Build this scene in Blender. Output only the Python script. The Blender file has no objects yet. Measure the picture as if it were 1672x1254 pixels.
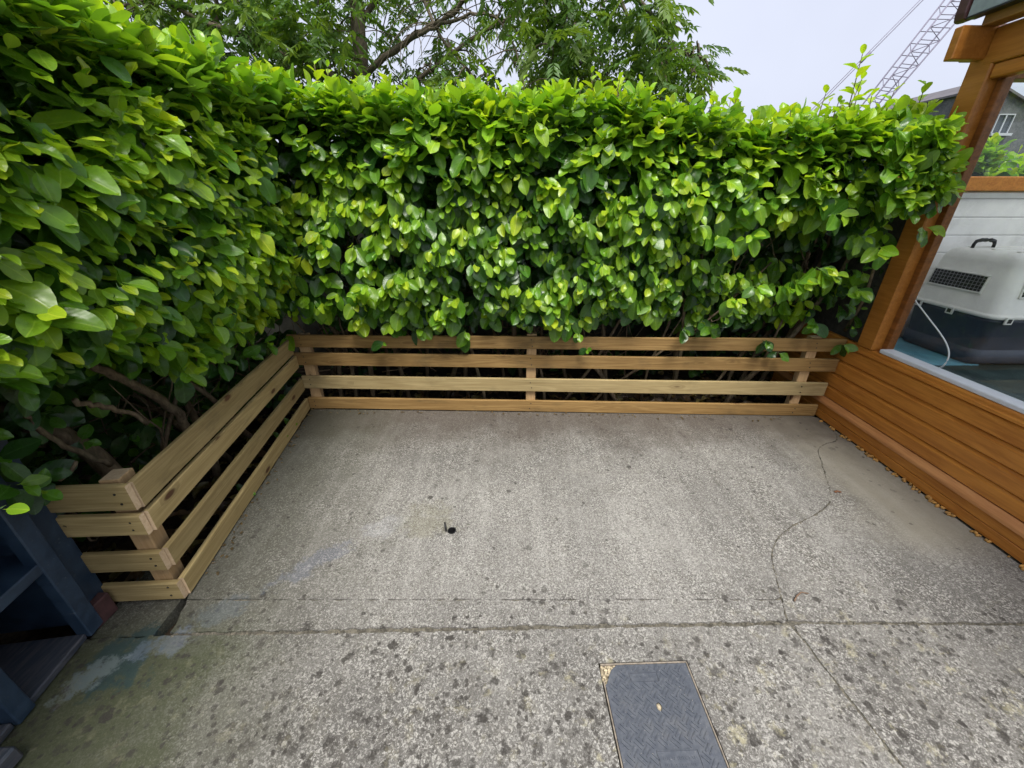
import bpy, bmesh, math, random, bisect
import numpy as np
from mathutils import Matrix, Vector, Euler, noise as mnoise
R = math.radians
random.seed(7); rng = np.random.default_rng(11)
sc = bpy.context.scene
col = sc.collection

# ------------------------------------------------------------------ camera
CAM_H, PITCH, FPX = 1.45, R(25.6265), 640.0
cd = bpy.data.cameras.new('camera'); cam = bpy.data.objects.new('camera', cd); col.objects.link(cam)
cd.sensor_width = 36; cd.lens = FPX / 1672 * 36; cd.clip_start = .02; cd.clip_end = 2000
cam.location = (0, 0, CAM_H); cam.rotation_euler = (R(90) - PITCH, 0, 0)
sc.camera = cam
# ------------------------------------------------------------------ sky, sun, exposure (bright overcast)
SUN_EL, SUN_AZ = R(64), R(168)          # azimuth clockwise from +Y
w = bpy.data.worlds.new('World'); sc.world = w; w.use_nodes = True
nt = w.node_tree; nt.nodes.clear()
sky = nt.nodes.new('ShaderNodeTexSky'); sky.sky_type = 'NISHITA'; sky.sun_disc = False
sky.sun_elevation = SUN_EL; sky.sun_rotation = SUN_AZ; sky.dust_density = 4; sky.air_density = 1.0
hsv = nt.nodes.new('ShaderNodeHueSaturation'); hsv.inputs['Saturation'].default_value = .22
mxs = nt.nodes.new('ShaderNodeMix'); mxs.data_type = 'RGBA'; mxs.inputs[0].default_value = .72
mxs.inputs[7].default_value = (5.7, 6.1, 7.5, 1)      # the cloud sheet
tcw = nt.nodes.new('ShaderNodeTexCoord'); nzw = nt.nodes.new('ShaderNodeTexNoise')
nzw.inputs['Scale'].default_value = 1.7; nzw.inputs['Detail'].default_value = 4
mrw = nt.nodes.new('ShaderNodeMapRange'); mrw.inputs[1].default_value = .3; mrw.inputs[2].default_value = .7; mrw.inputs[3].default_value = .87; mrw.inputs[4].default_value = 1.07
mulw = nt.nodes.new('ShaderNodeVectorMath'); mulw.operation = 'SCALE'
bg = nt.nodes.new('ShaderNodeBackground'); bg.inputs['Strength'].default_value = .0515
wo = nt.nodes.new('ShaderNodeOutputWorld'); L = nt.links.new
L(sky.outputs[0], hsv.inputs['Color']); L(hsv.outputs[0], mxs.inputs[6])
L(tcw.outputs['Generated'], nzw.inputs['Vector']); L(nzw.outputs['Fac'], mrw.inputs[0])
L(mxs.outputs[2], mulw.inputs[0]); L(mrw.outputs[0], mulw.inputs['Scale'])
L(mulw.outputs[0], bg.inputs['Color']); L(bg.outputs[0], wo.inputs[0])
sd = bpy.data.lights.new('sun', 'SUN'); sd.energy = 1.5; sd.angle = R(24); sd.color = (1, .965, .9)
sun = bpy.data.objects.new('sun', sd); col.objects.link(sun)
dsun = Vector((math.sin(SUN_AZ) * math.cos(SUN_EL), math.cos(SUN_AZ) * math.cos(SUN_EL), math.sin(SUN_EL)))
sun.rotation_euler = dsun.to_track_quat('Z', 'Y').to_euler()
vs = sc.view_settings; vs.view_transform = 'Standard'; vs.look = 'None'; vs.gamma = 1; vs.use_curve_mapping = False
vs.exposure = 1.60
sc.render.engine = 'CYCLES'; sc.cycles.use_denoising = True; sc.cycles.use_adaptive_sampling = True; sc.cycles.adaptive_threshold = .02
sc.cycles.max_bounces = 5; sc.cycles.diffuse_bounces = 3; sc.cycles.glossy_bounces = 2; sc.cycles.transmission_bounces = 4; sc.cycles.transparent_max_bounces = 8
sc.cycles.caustics_reflective = False; sc.cycles.caustics_refractive = False

# ------------------------------------------------------------------ helpers
_s, _c = math.sin(PITCH), math.cos(PITCH)
def ray(u, v):
    x = (u - 836) / FPX; y = (627 - v) / FPX
    return Vector((x, _c + y * _s, -_s + y * _c))
CO = Vector((0, 0, CAM_H))
def at(u, v, x=None, y=None, z=None):      # a measured spot of the photograph on a plane of the place
    d = ray(u, v)
    t = (x / d.x) if x is not None else (y / d.y) if y is not None else ((z - CAM_H) / d.z)
    return CO + d * t
def atp(u, v, P, N):
    d = ray(u, v); return CO + d * ((Vector(P) - CO).dot(Vector(N)) / d.dot(Vector(N)))
def project(P):
    P = Vector(P) - CO; zz = P.y * _c - P.z * _s
    if zz < .05: return None
    return 836 + FPX * P.x / zz, 627 - FPX * (P.y * _s + P.z * _c) / zz, zz

W = {}
def link(o, M=None, parent=None):
    M = M or Matrix.Identity(4)
    W[o.name] = M
    if parent is not None:
        o.parent = parent; o.matrix_parent_inverse = W[parent.name].inverted()
    o.matrix_basis = M
    col.objects.link(o); return o
def tag(o, label=None, cat=None, group=None, kind=None):
    if label: o['label'] = label
    if cat: o['category'] = cat
    if group: o['group'] = group
    if kind: o['kind'] = kind
    return o
def thing(name, loc, label, cat, group=None, rz=0):
    o = bpy.data.objects.new(name, None); o.empty_display_size = .1
    link(o, Matrix.Translation(loc) @ Matrix.Rotation(rz, 4, 'Z')); return tag(o, label, cat, group)
def mobj(name, me, mat, parent=None, M=None):
    o = bpy.data.objects.new(name, me)
    if mat is not None and not me.materials:
        for m in (mat if isinstance(mat, (list, tuple)) else [mat]): me.materials.append(m)
    return link(o, M, parent)
def bm_mesh(bm, name, smooth=False):
    me = bpy.data.meshes.new(name); bm.to_mesh(me); bm.free()
    if smooth: me.polygons.foreach_set('use_smooth', [True] * len(me.polygons))
    return me
def box_mesh(size, bev=.002, endmat=False, seg=1):
    bm = bmesh.new(); bmesh.ops.create_cube(bm, size=1)
    for v in bm.verts: v.co = Vector((v.co.x * size[0], v.co.y * size[1], v.co.z * size[2]))
    if bev: bmesh.ops.bevel(bm, geom=list(bm.edges), offset=bev, segments=seg, affect='EDGES', profile=.5)
    if endmat:
        for f in bm.faces:
            if abs(f.normal.x) > .9: f.material_index = 1
    return bm_mesh(bm, 'box')
def box(name, lo, hi, mat, parent=None, bev=.002, M=None, endmat=False, seg=1):
    lo, hi = Vector(lo), Vector(hi); c = (lo + hi) / 2
    return mobj(name, box_mesh(hi - lo, bev, endmat, seg), mat, parent, (M or Matrix.Identity(4)) @ Matrix.Translation(c))
def tube_into(bm, pts, rad, n=6, cap=True):
    pts = [Vector(p) for p in pts]; rings = []
    if not isinstance(rad, (list, tuple)): rad = [rad] * len(pts)
    t0 = (pts[1] - pts[0]).normalized(); ref = Vector((0, 0, 1)) if abs(t0.z) < .9 else Vector((1, 0, 0))
    for i, p in enumerate(pts):
        t = (pts[min(i + 1, len(pts) - 1)] - pts[max(i - 1, 0)]).normalized()
        a = t.cross(ref)
        if a.length < 1e-4: a = t.orthogonal()
        a.normalize(); b = t.cross(a); ref = b.cross(t) if False else ref
        rings.append([bm.verts.new(p + (a * math.cos(2 * math.pi * k / n) + b * math.sin(2 * math.pi * k / n)) * rad[i]) for k in range(n)])
    for r0, r1 in zip(rings, rings[1:]):
        for k in range(n): bm.faces.new((r0[k], r0[(k + 1) % n], r1[(k + 1) % n], r1[k]))
    if cap: bm.faces.new(rings[0][::-1]); bm.faces.new(rings[-1])
def tube(name, pts, rad, mat, parent=None, n=8):
    bm = bmesh.new(); tube_into(bm, pts, rad, n); bmesh.ops.recalc_face_normals(bm, faces=bm.faces)
    return mobj(name, bm_mesh(bm, name, True), mat, parent)
def prism(name, poly, axis, lo, hi, mat, parent=None, bev=0):   # polygon in the other two axes, swept along axis
    bm = bmesh.new()
    def P(a, b, c): return {'x': (c, a, b), 'y': (a, c, b), 'z': (a, b, c)}[axis]
    v0 = [bm.verts.new(P(a, b, lo)) for a, b in poly]; v1 = [bm.verts.new(P(a, b, hi)) for a, b in poly]
    bm.faces.new(v0); bm.faces.new(v1); n = len(poly)
    for i in range(n): bm.faces.new((v0[i], v0[(i + 1) % n], v1[(i + 1) % n], v1[i]))
    bmesh.ops.recalc_face_normals(bm, faces=bm.faces)
    if bev: bmesh.ops.bevel(bm, geom=list(bm.edges), offset=bev, segments=1, affect='EDGES')
    c = sum((v.co for v in bm.verts), Vector()) / len(bm.verts)
    for v in bm.verts: v.co -= c
    return mobj(name, bm_mesh(bm, name), mat, parent, Matrix.Translation(c))
def slab(name, outer, holes, z0, z1, mat, parent):
    """a cast slab with a free outline and holes through it"""
    bm = bmesh.new(); loops = []
    for lp in [outer] + holes:
        vs_ = [bm.verts.new((x, y, z1)) for x, y in lp]
        es = [bm.edges.new((vs_[i], vs_[(i + 1) % len(vs_)])) for i in range(len(vs_))]; loops.append((vs_, es))
    bmesh.ops.triangle_fill(bm, edges=[e for l in loops for e in l[1]], use_beauty=True, use_dissolve=False)
    for f in bm.faces:
        f.normal_update()
        if f.normal.z < 0: f.normal_flip()
    for vs_, es in loops:
        lo = [bm.verts.new((v.co.x, v.co.y, z0)) for v in vs_]; n = len(vs_)
        ar = sum(vs_[i].co.x * vs_[(i + 1) % n].co.y - vs_[(i + 1) % n].co.x * vs_[i].co.y for i in range(n))
        outerl = vs_ is loops[0][0]
        for i in range(n):
            q = (vs_[i], lo[i], lo[(i + 1) % n], vs_[(i + 1) % n])
            bm.faces.new(q if (ar > 0) == outerl else q[::-1])
    return mobj(name, bm_mesh(bm, name), mat, parent)

# ------------------------------------------------------------------ materials
class NB:
    def __init__(s, name):
        s.m = bpy.data.materials.new(name); s.m.use_nodes = True; s.t = s.m.node_tree; s.t.nodes.clear()
        s.out = s.n('OutputMaterial')
    def n(s, typ): return s.t.nodes.new('ShaderNode' + typ)
    def put(s, sock, v):
        if v is None: return
        if hasattr(v, 'is_output') or isinstance(v, bpy.types.NodeSocket): s.t.links.new(v, sock)
        elif isinstance(v, (tuple, list)): sock.default_value = tuple(v) + ((1,) if len(v) == 3 and len(sock.default_value) == 4 else ())
        else: sock.default_value = v
    def pos(s): return s.n('NewGeometry').outputs['Position']
    def obj(s): return s.n('TexCoord').outputs['Object']
    def rnd(s): return s.n('ObjectInfo').outputs['Random']
    def attr(s, nm, out='Fac'):
        a = s.n('Attribute'); a.attribute_name = nm; return a.outputs[out]
    def mapv(s, v, scale=(1, 1, 1), loc=(0, 0, 0)):
        m = s.n('Mapping'); s.put(m.inputs[0], v); s.put(m.inputs[1], loc); m.inputs[3].default_value = scale; return m.outputs[0]
    def noise(s, v, sc_, det=4, ro=.55, dist=0, out='Fac'):
        m = s.n('TexNoise'); s.put(m.inputs['Vector'], v); m.inputs['Scale'].default_value = sc_
        m.inputs['Detail'].default_value = det; m.inputs['Roughness'].default_value = ro; m.inputs['Distortion'].default_value = dist; return m.outputs[out]
    def vor(s, v, sc_, out='Distance', rand=1, feat='F1'):
        m = s.n('TexVoronoi'); m.feature = feat; s.put(m.inputs['Vector'], v); m.inputs['Scale'].default_value = sc_
        m.inputs['Randomness'].default_value = rand; return m.outputs[out]
    def math(s, op, a, b=None, clamp=False):
        m = s.n('Math'); m.operation = op; m.use_clamp = clamp; s.put(m.inputs[0], a); s.put(m.inputs[1], b); return m.outputs[0]
    def vmath(s, op, a, b=None, scale=None):
        m = s.n('VectorMath'); m.operation = op; s.put(m.inputs[0], a); s.put(m.inputs[1], b)
        if scale is not None: s.put(m.inputs['Scale'], scale)
        return m.outputs[0] if op not in ('LENGTH', 'DISTANCE') else m.outputs['Value']
    def xyz(s, v):
        m = s.n('SeparateXYZ'); s.put(m.inputs[0], v); return m.outputs
    def rng(s, v, a, b, c=0., d=1., smooth=True):
        m = s.n('MapRange'); m.interpolation_type = 'SMOOTHSTEP' if smooth else 'LINEAR'; s.put(m.inputs[0], v)
        for i, q in enumerate((a, b, c, d)): s.put(m.inputs[i + 1], q)
        return m.outputs[0]
    def mix(s, f, a, b, mode='MIX'):
        m = s.n('Mix'); m.data_type = 'RGBA'; m.blend_type = mode; s.put(m.inputs[0], f); s.put(m.inputs[6], a); s.put(m.inputs[7], b); return m.outputs[2]
    def bump(s, h, strength=.3, dist=.005, nrm=None):
        m = s.n('Bump'); s.put(m.inputs['Height'], h); m.inputs['Strength'].default_value = strength; m.inputs['Distance'].default_value = dist
        s.put(m.inputs['Normal'], nrm); return m.outputs[0]
    def bsdf(s, colr, rough=.6, nrm=None, spec=.5, metal=0, **kw):
        p = s.n('BsdfPrincipled'); s.put(p.inputs['Base Color'], colr); s.put(p.inputs['Roughness'], rough)
        s.put(p.inputs['Normal'], nrm); s.put(p.inputs['Specular IOR Level'], spec); p.inputs['Metallic'].default_value = metal
        for k, v in kw.items(): s.put(p.inputs[k], v)
        return p.outputs[0]
    def done(s, sh): s.t.links.new(sh, s.out.inputs[0]); return s.m

def timber(name, c1, c2, knot=(.10, .045, .02), rough=.75, grain=1., stain=.0):
    b = NB(name); r = b.rnd()
    v = b.vmath('ADD', b.obj(), b.n('CombineXYZ').outputs[0])
    off = b.n('CombineXYZ'); b.put(off.inputs[0], b.math('MULTIPLY', r, 37.)); b.put(off.inputs[1], b.math('MULTIPLY', r, 11.))
    v = b.vmath('ADD', b.obj(), off.outputs[0])
    kv = b.mapv(v, (5.0, 13, 13)); kd = b.vor(kv, 1.0); ks = b.rng(b.xyz(b.vor(kv, 1.0, 'Color'))[0], .62, .66)
    kn = b.math('MULTIPLY', b.rng(kd, .20, .10), ks); kr = b.math('MULTIPLY', b.rng(kd, .42, .1), ks)
    gv = b.vmath('ADD', b.mapv(v, (1.3, 34, 34)), b.vmath('SCALE', b.n('CombineXYZ').outputs[0], scale=1.))
    n1 = b.noise(gv, 1.6, 5, .6, 1.2); n2 = b.noise(b.mapv(v, (5, 160, 160)), 1., 3, .6)
    rings = b.math('SINE', b.math('ADD', b.math('MULTIPLY', b.noise(b.mapv(v, (.9, 14, 14)), 1., 2, .5, .6), 42.), b.math('MULTIPLY', kr, 9.)))
    g = b.math('ADD', b.math('MULTIPLY', n1, .6), b.math('MULTIPLY', n2, .4)); g = b.rng(g, .3, .7)
    g = b.math('ADD', b.math('MULTIPLY', g, .7), b.math('MULTIPLY', b.rng(rings, -.2, 1.), .3 * grain))
    c = b.mix(g, c1, c2)
    tone = b.rng(b.rnd(), 0, 1, .84, 1.24, False)
    c = b.mix(1., c, b.vmath('SCALE', (1, 1, 1), scale=tone), 'MULTIPLY')
    c = b.mix(b.math('MULTIPLY', kr, .35), c, tuple(x * .6 for x in c1)); c = b.mix(kn, c, knot)
    if stain:
        c = b.mix(b.math('MULTIPLY', b.rng(b.noise(b.mapv(v, (2.2, 5, 5)), 1.3, 5, .65), .52, .72), stain), c, (.055, .05, .03))
    h = b.math('ADD', b.math('MULTIPLY', g, .6), b.math('MULTIPLY', n2, .6))
    return b.done(b.bsdf(c, rough, b.bump(h, .35, .002), .3))
M_timber = timber('treated_timber', (.27, .195, .08), (.44, .335, .155), stain=.35)
M_timber_old = timber('brown_timber', (.185, .105, .034), (.35, .22, .082), stain=.45)
M_timber_pale = timber('pale_timber', (.30, .22, .098), (.47, .365, .18), stain=.3)
M_end = timber('cut_end_timber', (.46, .33, .20), (.60, .46, .30), rough=.85)
M_postw = timber('raw_pine', (.40, .255, .12), (.55, .375, .195), rough=.8)

def oak(name, c1, c2, rough=.34):
    b = NB(name); off = b.n('CombineXYZ'); r = b.rnd()
    b.put(off.inputs[0], b.math('MULTIPLY', r, 23.)); b.put(off.inputs[1], b.math('MULTIPLY', r, 17.)); b.put(off.inputs[2], b.math('MULTIPLY', r, 7.))
    v = b.vmath('ADD', b.obj(), off.outputs[0])
    v2 = b.n('VectorRotate') if False else None
    st = b.noise(b.mapv(v, (60, 3.0, 60)), 1., 5, .6, .8); bl = b.noise(b.mapv(v, (9, 3.2, 16)), 1., 4, .6, 1.2)
    fl = b.noise(b.mapv(v, (140, 9, 140)), 1., 2, .5)
    f = b.math('ADD', b.math('MULTIPLY', st, .55), b.math('MULTIPLY', bl, .45))
    c = b.mix(b.rng(f, .36, .66), c1, c2); c = b.mix(b.math('MULTIPLY', b.rng(fl, .6, .8), .25), c, tuple(x * .6 for x in c1))
    dust = b.rng(b.noise(v, 7., 5, .65), .55, .8)
    c = b.mix(b.math('MULTIPLY', dust, .06), c, (.36, .30, .22))
    return b.done(b.bsdf(c, b.rng(dust, 0, 1, rough, rough + .2), b.bump(b.math('ADD', st, fl), .08, .001), .32))
M_oak = oak('golden_oak', (.42, .150, .026), (.60, .245, .046), .3)
M_oakdark_shade = oak('dark_and_shaded_oak', (.15, .052, .013), (.28, .105, .025))  # darker oak, also used to paint shade on the inset window frame
M_oakv = oak('oak_upright', (.35, .130, .022), (.47, .190, .037))

def plain(name, c, rough=.6, var=.12, scale=30, spec=.5, bump=.05, metal=0, dirt=0.):
    b = NB(name); p = b.pos(); n = b.noise(p, scale, 5, .6)
    cc = b.mix(b.rng(n, .3, .7), tuple(x * (1 - var) for x in c), tuple(min(1, x * (1 + var)) for x in c))
    if dirt: cc = b.mix(b.math('MULTIPLY', b.rng(b.noise(p, scale * .35, 6, .65), .5, .75), dirt), cc, (.16, .14, .11))
    return b.done(b.bsdf(cc, b.rng(n, .3, .7, rough - .06, rough + .08), b.bump(n, bump, .003), spec, metal))
M_white = plain('white_upvc', (.80, .80, .79), .4, .04, 12, dirt=.25)
M_sill = plain('sill_bead', (.66, .68, .72), .35, .05, 20, dirt=.25)
M_lid = plain('carrier_lid_plastic', (.83, .82, .74), .42, .05, 9, dirt=.12)
M_tub = plain('carrier_tub_plastic', (.065, .075, .095), .5, .12, 14)
M_black = plain('black_plastic', (.012, .012, .013), .42, .2, 30)
M_wire = plain('wire_metal', (.35, .35, .36), .35, .1, 40, metal=.6)
M_teal = plain('teal_mat', (.10, .27, .33), .7, .2, 12)
M_green = plain('green_table', (.025, .048, .042), .45, .2, 6)
M_cable = plain('white_cable', (.8, .8, .8), .4, .02)
M_grey = plain('lead_flashing', (.27, .315, .33), .55, .22, 9, bump=.2)
M_gutter = plain('gutter_plastic', (.075, .03, .03), .4, .2, 12)
def polyroof():
    b = NB('polycarbonate_roof'); d = b.bsdf((.75, .77, .78), .35); t = b.n('BsdfTranslucent'); t.inputs[0].default_value = (.85, .87, .88, 1)
    m = b.n('MixShader'); m.inputs[0].default_value = .7; b.t.links.new(d, m.inputs[1]); b.t.links.new(t.outputs[0], m.inputs[2]); return b.done(m.outputs[0])
M_roof = polyroof()
M_screw = plain('screw_head', (.05, .045, .04), .45, .2, 90, metal=.5)
M_brick = plain('maroon_brick', (.075, .034, .032), .75, .35, 26, bump=.4, dirt=.3)
M_foam = plain('old_foam', (.42, .22, .055), .7, .5, 45, bump=.5, dirt=.2)
M_rubble = plain('pale_rubble', (.48, .40, .27), .85, .4, 70, bump=.5)
M_pipe = plain('pipe_plastic', (.012, .012, .013), .5, .3, 60)
M_frame = plain('cover_frame', (.25, .21, .165), .8, .3, 60, bump=.4)
M_crane = plain('crane_steel', (.22, .20, .27), .6, .1, 2)
M_render = plain('cream_render', (.62, .57, .53), .8, .06, 1.2)
M_tile = plain('far_roof', (.13, .12, .13), .8, .2, 2)
M_frame_w = plain('white_window_frame', (.5, .51, .54), .5, .03)
M_darkglass = plain('far_window_glass', (.05, .06, .07), .12, .2, 2)
M_deadleaf = plain('dead_leaf', (.17, .07, .03), .7, .4, 60)
M_twigred = plain('red_brown_twig', (.17, .105, .065), .7, .3, 80)

def navy():
    b = NB('navy_paint'); p = b.pos()
    n = b.noise(p, 14, 6, .65); sc2 = b.noise(b.mapv(p, (8, 60, 60)), 1., 4, .7)
    c = b.mix(b.rng(n, .35, .7), (.014, .031, .058), (.031, .058, .096))
    c = b.mix(b.math('MULTIPLY', b.rng(sc2, .62, .72), .45), c, (.13, .15, .16))
    wear = b.rng(b.noise(p, 30, 6, .7), .62, .72)
    c = b.mix(b.math('MULTIPLY', wear, .35), c, (.10, .095, .085))
    return b.done(b.bsdf(c, b.rng(n, .3, .7, .42, .62), b.bump(b.math('ADD', n, sc2), .2, .003)))
M_navy = navy()
def greyboard():
    b = NB('scuffed_board'); p = b.pos(); st = b.noise(b.mapv(p, (70, 8, 70)), 1., 5, .65)
    sc2 = b.noise(b.mapv(p, (160, 7, 10), (3, 1, 0)), 1., 3, .5)
    c = b.mix(b.rng(st, .35, .7), (.035, .045, .062), (.085, .085, .095)); c = b.mix(b.rng(sc2, .72, .76), c, (.3, .3, .3))
    return b.done(b.bsdf(c, .6, b.bump(st, .3, .002)))
M_board = greyboard()

def concrete(name, fresh=0.):
    b = NB(name); p = b.pos(); X, Y, Z = b.xyz(p)
    big = b.noise(p, 2.3, 5, .6); mid = b.noise(p, 11, 5, .65); fine = b.noise(p, 95, 4, .75)
    c = b.mix(b.rng(big, .32, .68), (.126, .119, .109), (.235, .224, .204))
    c = b.mix(b.math('MULTIPLY', b.rng(mid, .45, .7), .5), c, (.15, .138, .12))
    strk = b.noise(b.mapv(p, (16, 1.1, 1)), 1., 4, .65)
    c = b.mix(b.math('MULTIPLY', b.rng(strk, .42, .7), b.math('MULTIPLY', b.rng(Y, 1.0, 1.25), .34)), c, (.40, .385, .355))
    c = b.mix(b.math('MULTIPLY', b.rng(strk, .5, .28), b.math('MULTIPLY', b.rng(Y, 1.0, 1.25), .34)), c, (.12, .112, .1))
    # exposed aggregate: pale and dark grains, rough between
    wob = b.vmath('ADD', p, b.vmath('SCALE', b.noise(p, 60, 2, .5, 0, 'Color'), scale=.012))
    ag = b.vor(wob, 180, 'Color'); agv = b.xyz(ag)[0]; ag2 = b.xyz(b.vor(wob, 420, 'Color'))[1]
    smooth = b.math('MULTIPLY', b.rng(b.math('ADD', X, b.math('MULTIPLY', big, .5)), 1.85, 2.25), b.rng(Y, 1.15, 1.4))   # trowelled cement by the wall
    rough = b.math('SUBTRACT', 1., b.math('MULTIPLY', smooth, .8))
    patch = b.rng(b.noise(p, 4.2, 4, .6), .3, .7, .45, 1.)
    k = b.math('MULTIPLY', rough, patch)
    c = b.mix(b.math('MULTIPLY', b.rng(agv, .70, .92), b.math('MULTIPLY', k, .72)), c, (.52, .50, .455))
    c = b.mix(b.math('MULTIPLY', b.rng(ag2, .74, .91), b.math('MULTIPLY', k, .58)), c, (.54, .52, .48))
    c = b.mix(b.math('MULTIPLY', b.rng(agv, .32, .12), b.math('MULTIPLY', k, .85)), c, (.10, .092, .082))
    c = b.mix(b.math('MULTIPLY', b.rng(ag2, .30, .15), b.math('MULTIPLY', k, .5)), c, (.11, .10, .09))
    worn = b.math('MULTIPLY', b.rng(b.math('ADD', b.math('ABSOLUTE', b.math('SUBTRACT', X, .15)), b.math('MULTIPLY', big, .9)), 1.75, .75), b.rng(b.math('ADD', b.math('ABSOLUTE', b.math('SUBTRACT', Y, 1.35)), b.math('MULTIPLY', mid, .4)), .95, .35))
    c = b.mix(b.math('MULTIPLY', b.math('MULTIPLY', worn, b.rng(ag2, .35, .75)), .40), c, (.52, .50, .46))
    c = b.mix(b.math('MULTIPLY', smooth, .55), c, (.36, .325, .245))
    # brown grime and painted hedge shade along the back fence, algae along the left side
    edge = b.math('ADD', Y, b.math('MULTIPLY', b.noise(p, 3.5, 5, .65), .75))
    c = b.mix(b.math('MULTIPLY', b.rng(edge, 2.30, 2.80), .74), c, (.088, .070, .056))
    lft = b.math('SUBTRACT', b.math('MULTIPLY', b.noise(p, 2.8, 5, .6), .9), b.math('ADD', X, b.math('MULTIPLY', Y, .1)))
    c = b.mix(b.math('MULTIPLY', b.rng(lft, .80, 1.6), .66), c, (.072, .072, .048))
    gf = b.math('MULTIPLY', b.rng(b.math('ADD', b.math('MULTIPLY', X, -1.), b.math('MULTIPLY', b.noise(p, 4, 5, .65), .8)), 1.15, 1.7), b.rng(Y, 1.05, .8))
    c = b.mix(b.math('MULTIPLY', gf, .74), c, (.055, .066, .027))
    # lichens: dark round spots and sulphur-yellow films, thickest near the viewer
    clus = b.noise(p, 5.5, 4, .65)
    dens = b.math('MULTIPLY', b.rng(b.math('SUBTRACT', Y, b.math('MULTIPLY', b.noise(p, 1.6, 3, .6), .8)), .75, .25, .07, 1.), b.rng(clus, .36, .60, .15, 1.25))
    wn = b.vmath('SUBTRACT', b.noise(p, 70, 3, .65, 0, 'Color'), (.5, .5, .5))
    for scl, rad, thr, st in ((12, .25, .42, .95), (23, .33, .58, .95), (42, .38, .58, .9)):
        wv = b.vmath('ADD', p, b.vmath('SCALE', wn, scale=.75 / scl)); d = b.vor(wv, scl); rn = b.xyz(b.vor(wv, scl, 'Color'))[2]
        on = b.rng(rn, b.math('SUBTRACT', 1., b.math('MULTIPLY', dens, thr)), b.math('SUBTRACT', 1.04, b.math('MULTIPLY', dens, thr)))
        rr = b.math('MULTIPLY', b.rng(rn, .3, 1., .5, 1., False), rad)
        sp = b.math('MULTIPLY', b.rng(b.math('DIVIDE', d, rr), 1.15, .7), on)
        sp = b.math('MULTIPLY', sp, b.rng(b.xyz(b.vor(wv, scl, 'Color'))[0], 0., 1., .62, 1.)); c = b.mix(b.math('MULTIPLY', sp, b.math('MULTIPLY', b.rng(fine, .3, .65, .7, 1.), st)), c, (.046, .041, .036))
    yd = b.math('MULTIPLY', b.rng(b.noise(p, 17, 5, .7, .2), .54, .68), b.math('MULTIPLY', dens, b.rng(X, -.6, .5, .25, 1.)))
    c = b.mix(b.math('MULTIPLY', yd, .5), c, (.47, .43, .27))
    # moss by the pipe, spilled navy and grey paint by the shelf
    def blob(cx, cy, rx, ry, a=0.):
        dx = b.math('SUBTRACT', X, cx); dy = b.math('SUBTRACT', Y, cy)
        if a:
            ca, sa = math.cos(a), math.sin(a)
            dx, dy = b.math('ADD', b.math('MULTIPLY', dx, ca), b.math('MULTIPLY', dy, sa)), b.math('SUBTRACT', b.math('MULTIPLY', dy, ca), b.math('MULTIPLY', dx, sa))
        q = b.math('ADD', b.math('POWER', b.math('DIVIDE', dx, rx), 2.), b.math('POWER', b.math('DIVIDE', dy, ry), 2.))
        return b.rng(b.math('ADD', q, b.math('MULTIPLY', b.math('SUBTRACT', b.noise(p, 13, 5, .75), .5), 6.5)), 1.2, .2)
    c = b.mix(b.math('MULTIPLY', blob(-.42, 1.46, .16, .13), .24), c, (.17, .155, .06))
    c = b.mix(b.math('MULTIPLY', blob(-.87, 1.21, .19, .06, .75), .26), c, (.13, .155, .24))
    c = b.mix(b.math('MULTIPLY', blob(-1.11, 1.0, .14, .05, .5), .26), c, (.12, .16, .20))
    c = b.mix(b.math('MULTIPLY', blob(-.62, 1.42, .12, .06, .6), .15), c, (.48, .5, .56))
    c = b.mix(b.math('MULTIPLY', blob(-1.36, .82, .12, .13, .3), .75), c, (.025, .055, .06))
    c = b.mix(b.math('MULTIPLY', blob(-1.25, .87, .11, .05, .25), .26), c, (.27, .31, .40))
    c = b.mix(b.math('MULTIPLY', blob(-1.42, .76, .09, .05, .8), .4), c, (.26, .30, .30))
    h = b.math('ADD', b.math('MULTIPLY', b.rng(agv, 0, 1), b.math('MULTIPLY', rough, .5)), b.math('ADD', b.math('MULTIPLY', fine, b.math('MULTIPLY', rough, .9)), b.math('MULTIPLY', mid, .5)))
    return b.done(b.bsdf(c, b.rng(mid, .3, .7, .8, .95), b.bump(h, .75, .006), .25))
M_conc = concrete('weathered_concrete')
def soil():
    b = NB('soil'); p = b.pos(); n = b.noise(p, 30, 6, .7); g = b.noise(p, 6, 4, .6)
    c = b.mix(b.rng(n, .35, .65), (.018, .013, .009), (.06, .043, .028)); c = b.mix(b.math('MULTIPLY', b.rng(g, .55, .7), .4), c, (.03, .04, .014))
    return b.done(b.bsdf(c, .95, b.bump(n, .8, .02), .2))
M_soil = soil()
def grass():
    b = NB('rough_grass'); p = b.pos(); n = b.noise(p, 3, 6, .7)
    return b.done(b.bsdf(b.mix(n, (.035, .06, .015), (.08, .11, .03)), .95, b.bump(n, .5, .05), .2))
M_grass = grass()
M_dirt = plain('joint_dirt', (.125, .113, .088), .95, .5, 60, bump=.8)
def bark(name, c1, c2):
    b = NB(name); p = b.pos(); n = b.noise(b.mapv(p, (1, 1, .35)), 55, 5, .7); m2 = b.noise(p, 9, 4, .6)
    c = b.mix(b.rng(n, .3, .7), c1, c2); c = b.mix(b.math('MULTIPLY', b.rng(m2, .52, .7), .4), c, (.07, .085, .04))
    return b.done(b.bsdf(c, .85, b.bump(n, .6, .004), .25))
M_bark = bark('hedge_bark', (.07, .052, .032), (.19, .145, .09))
M_bark2 = bark('tree_bark', (.06, .048, .034), (.19, .155, .11))
M_shoot = bark('young_shoot', (.10, .10, .03), (.20, .17, .05))
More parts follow.
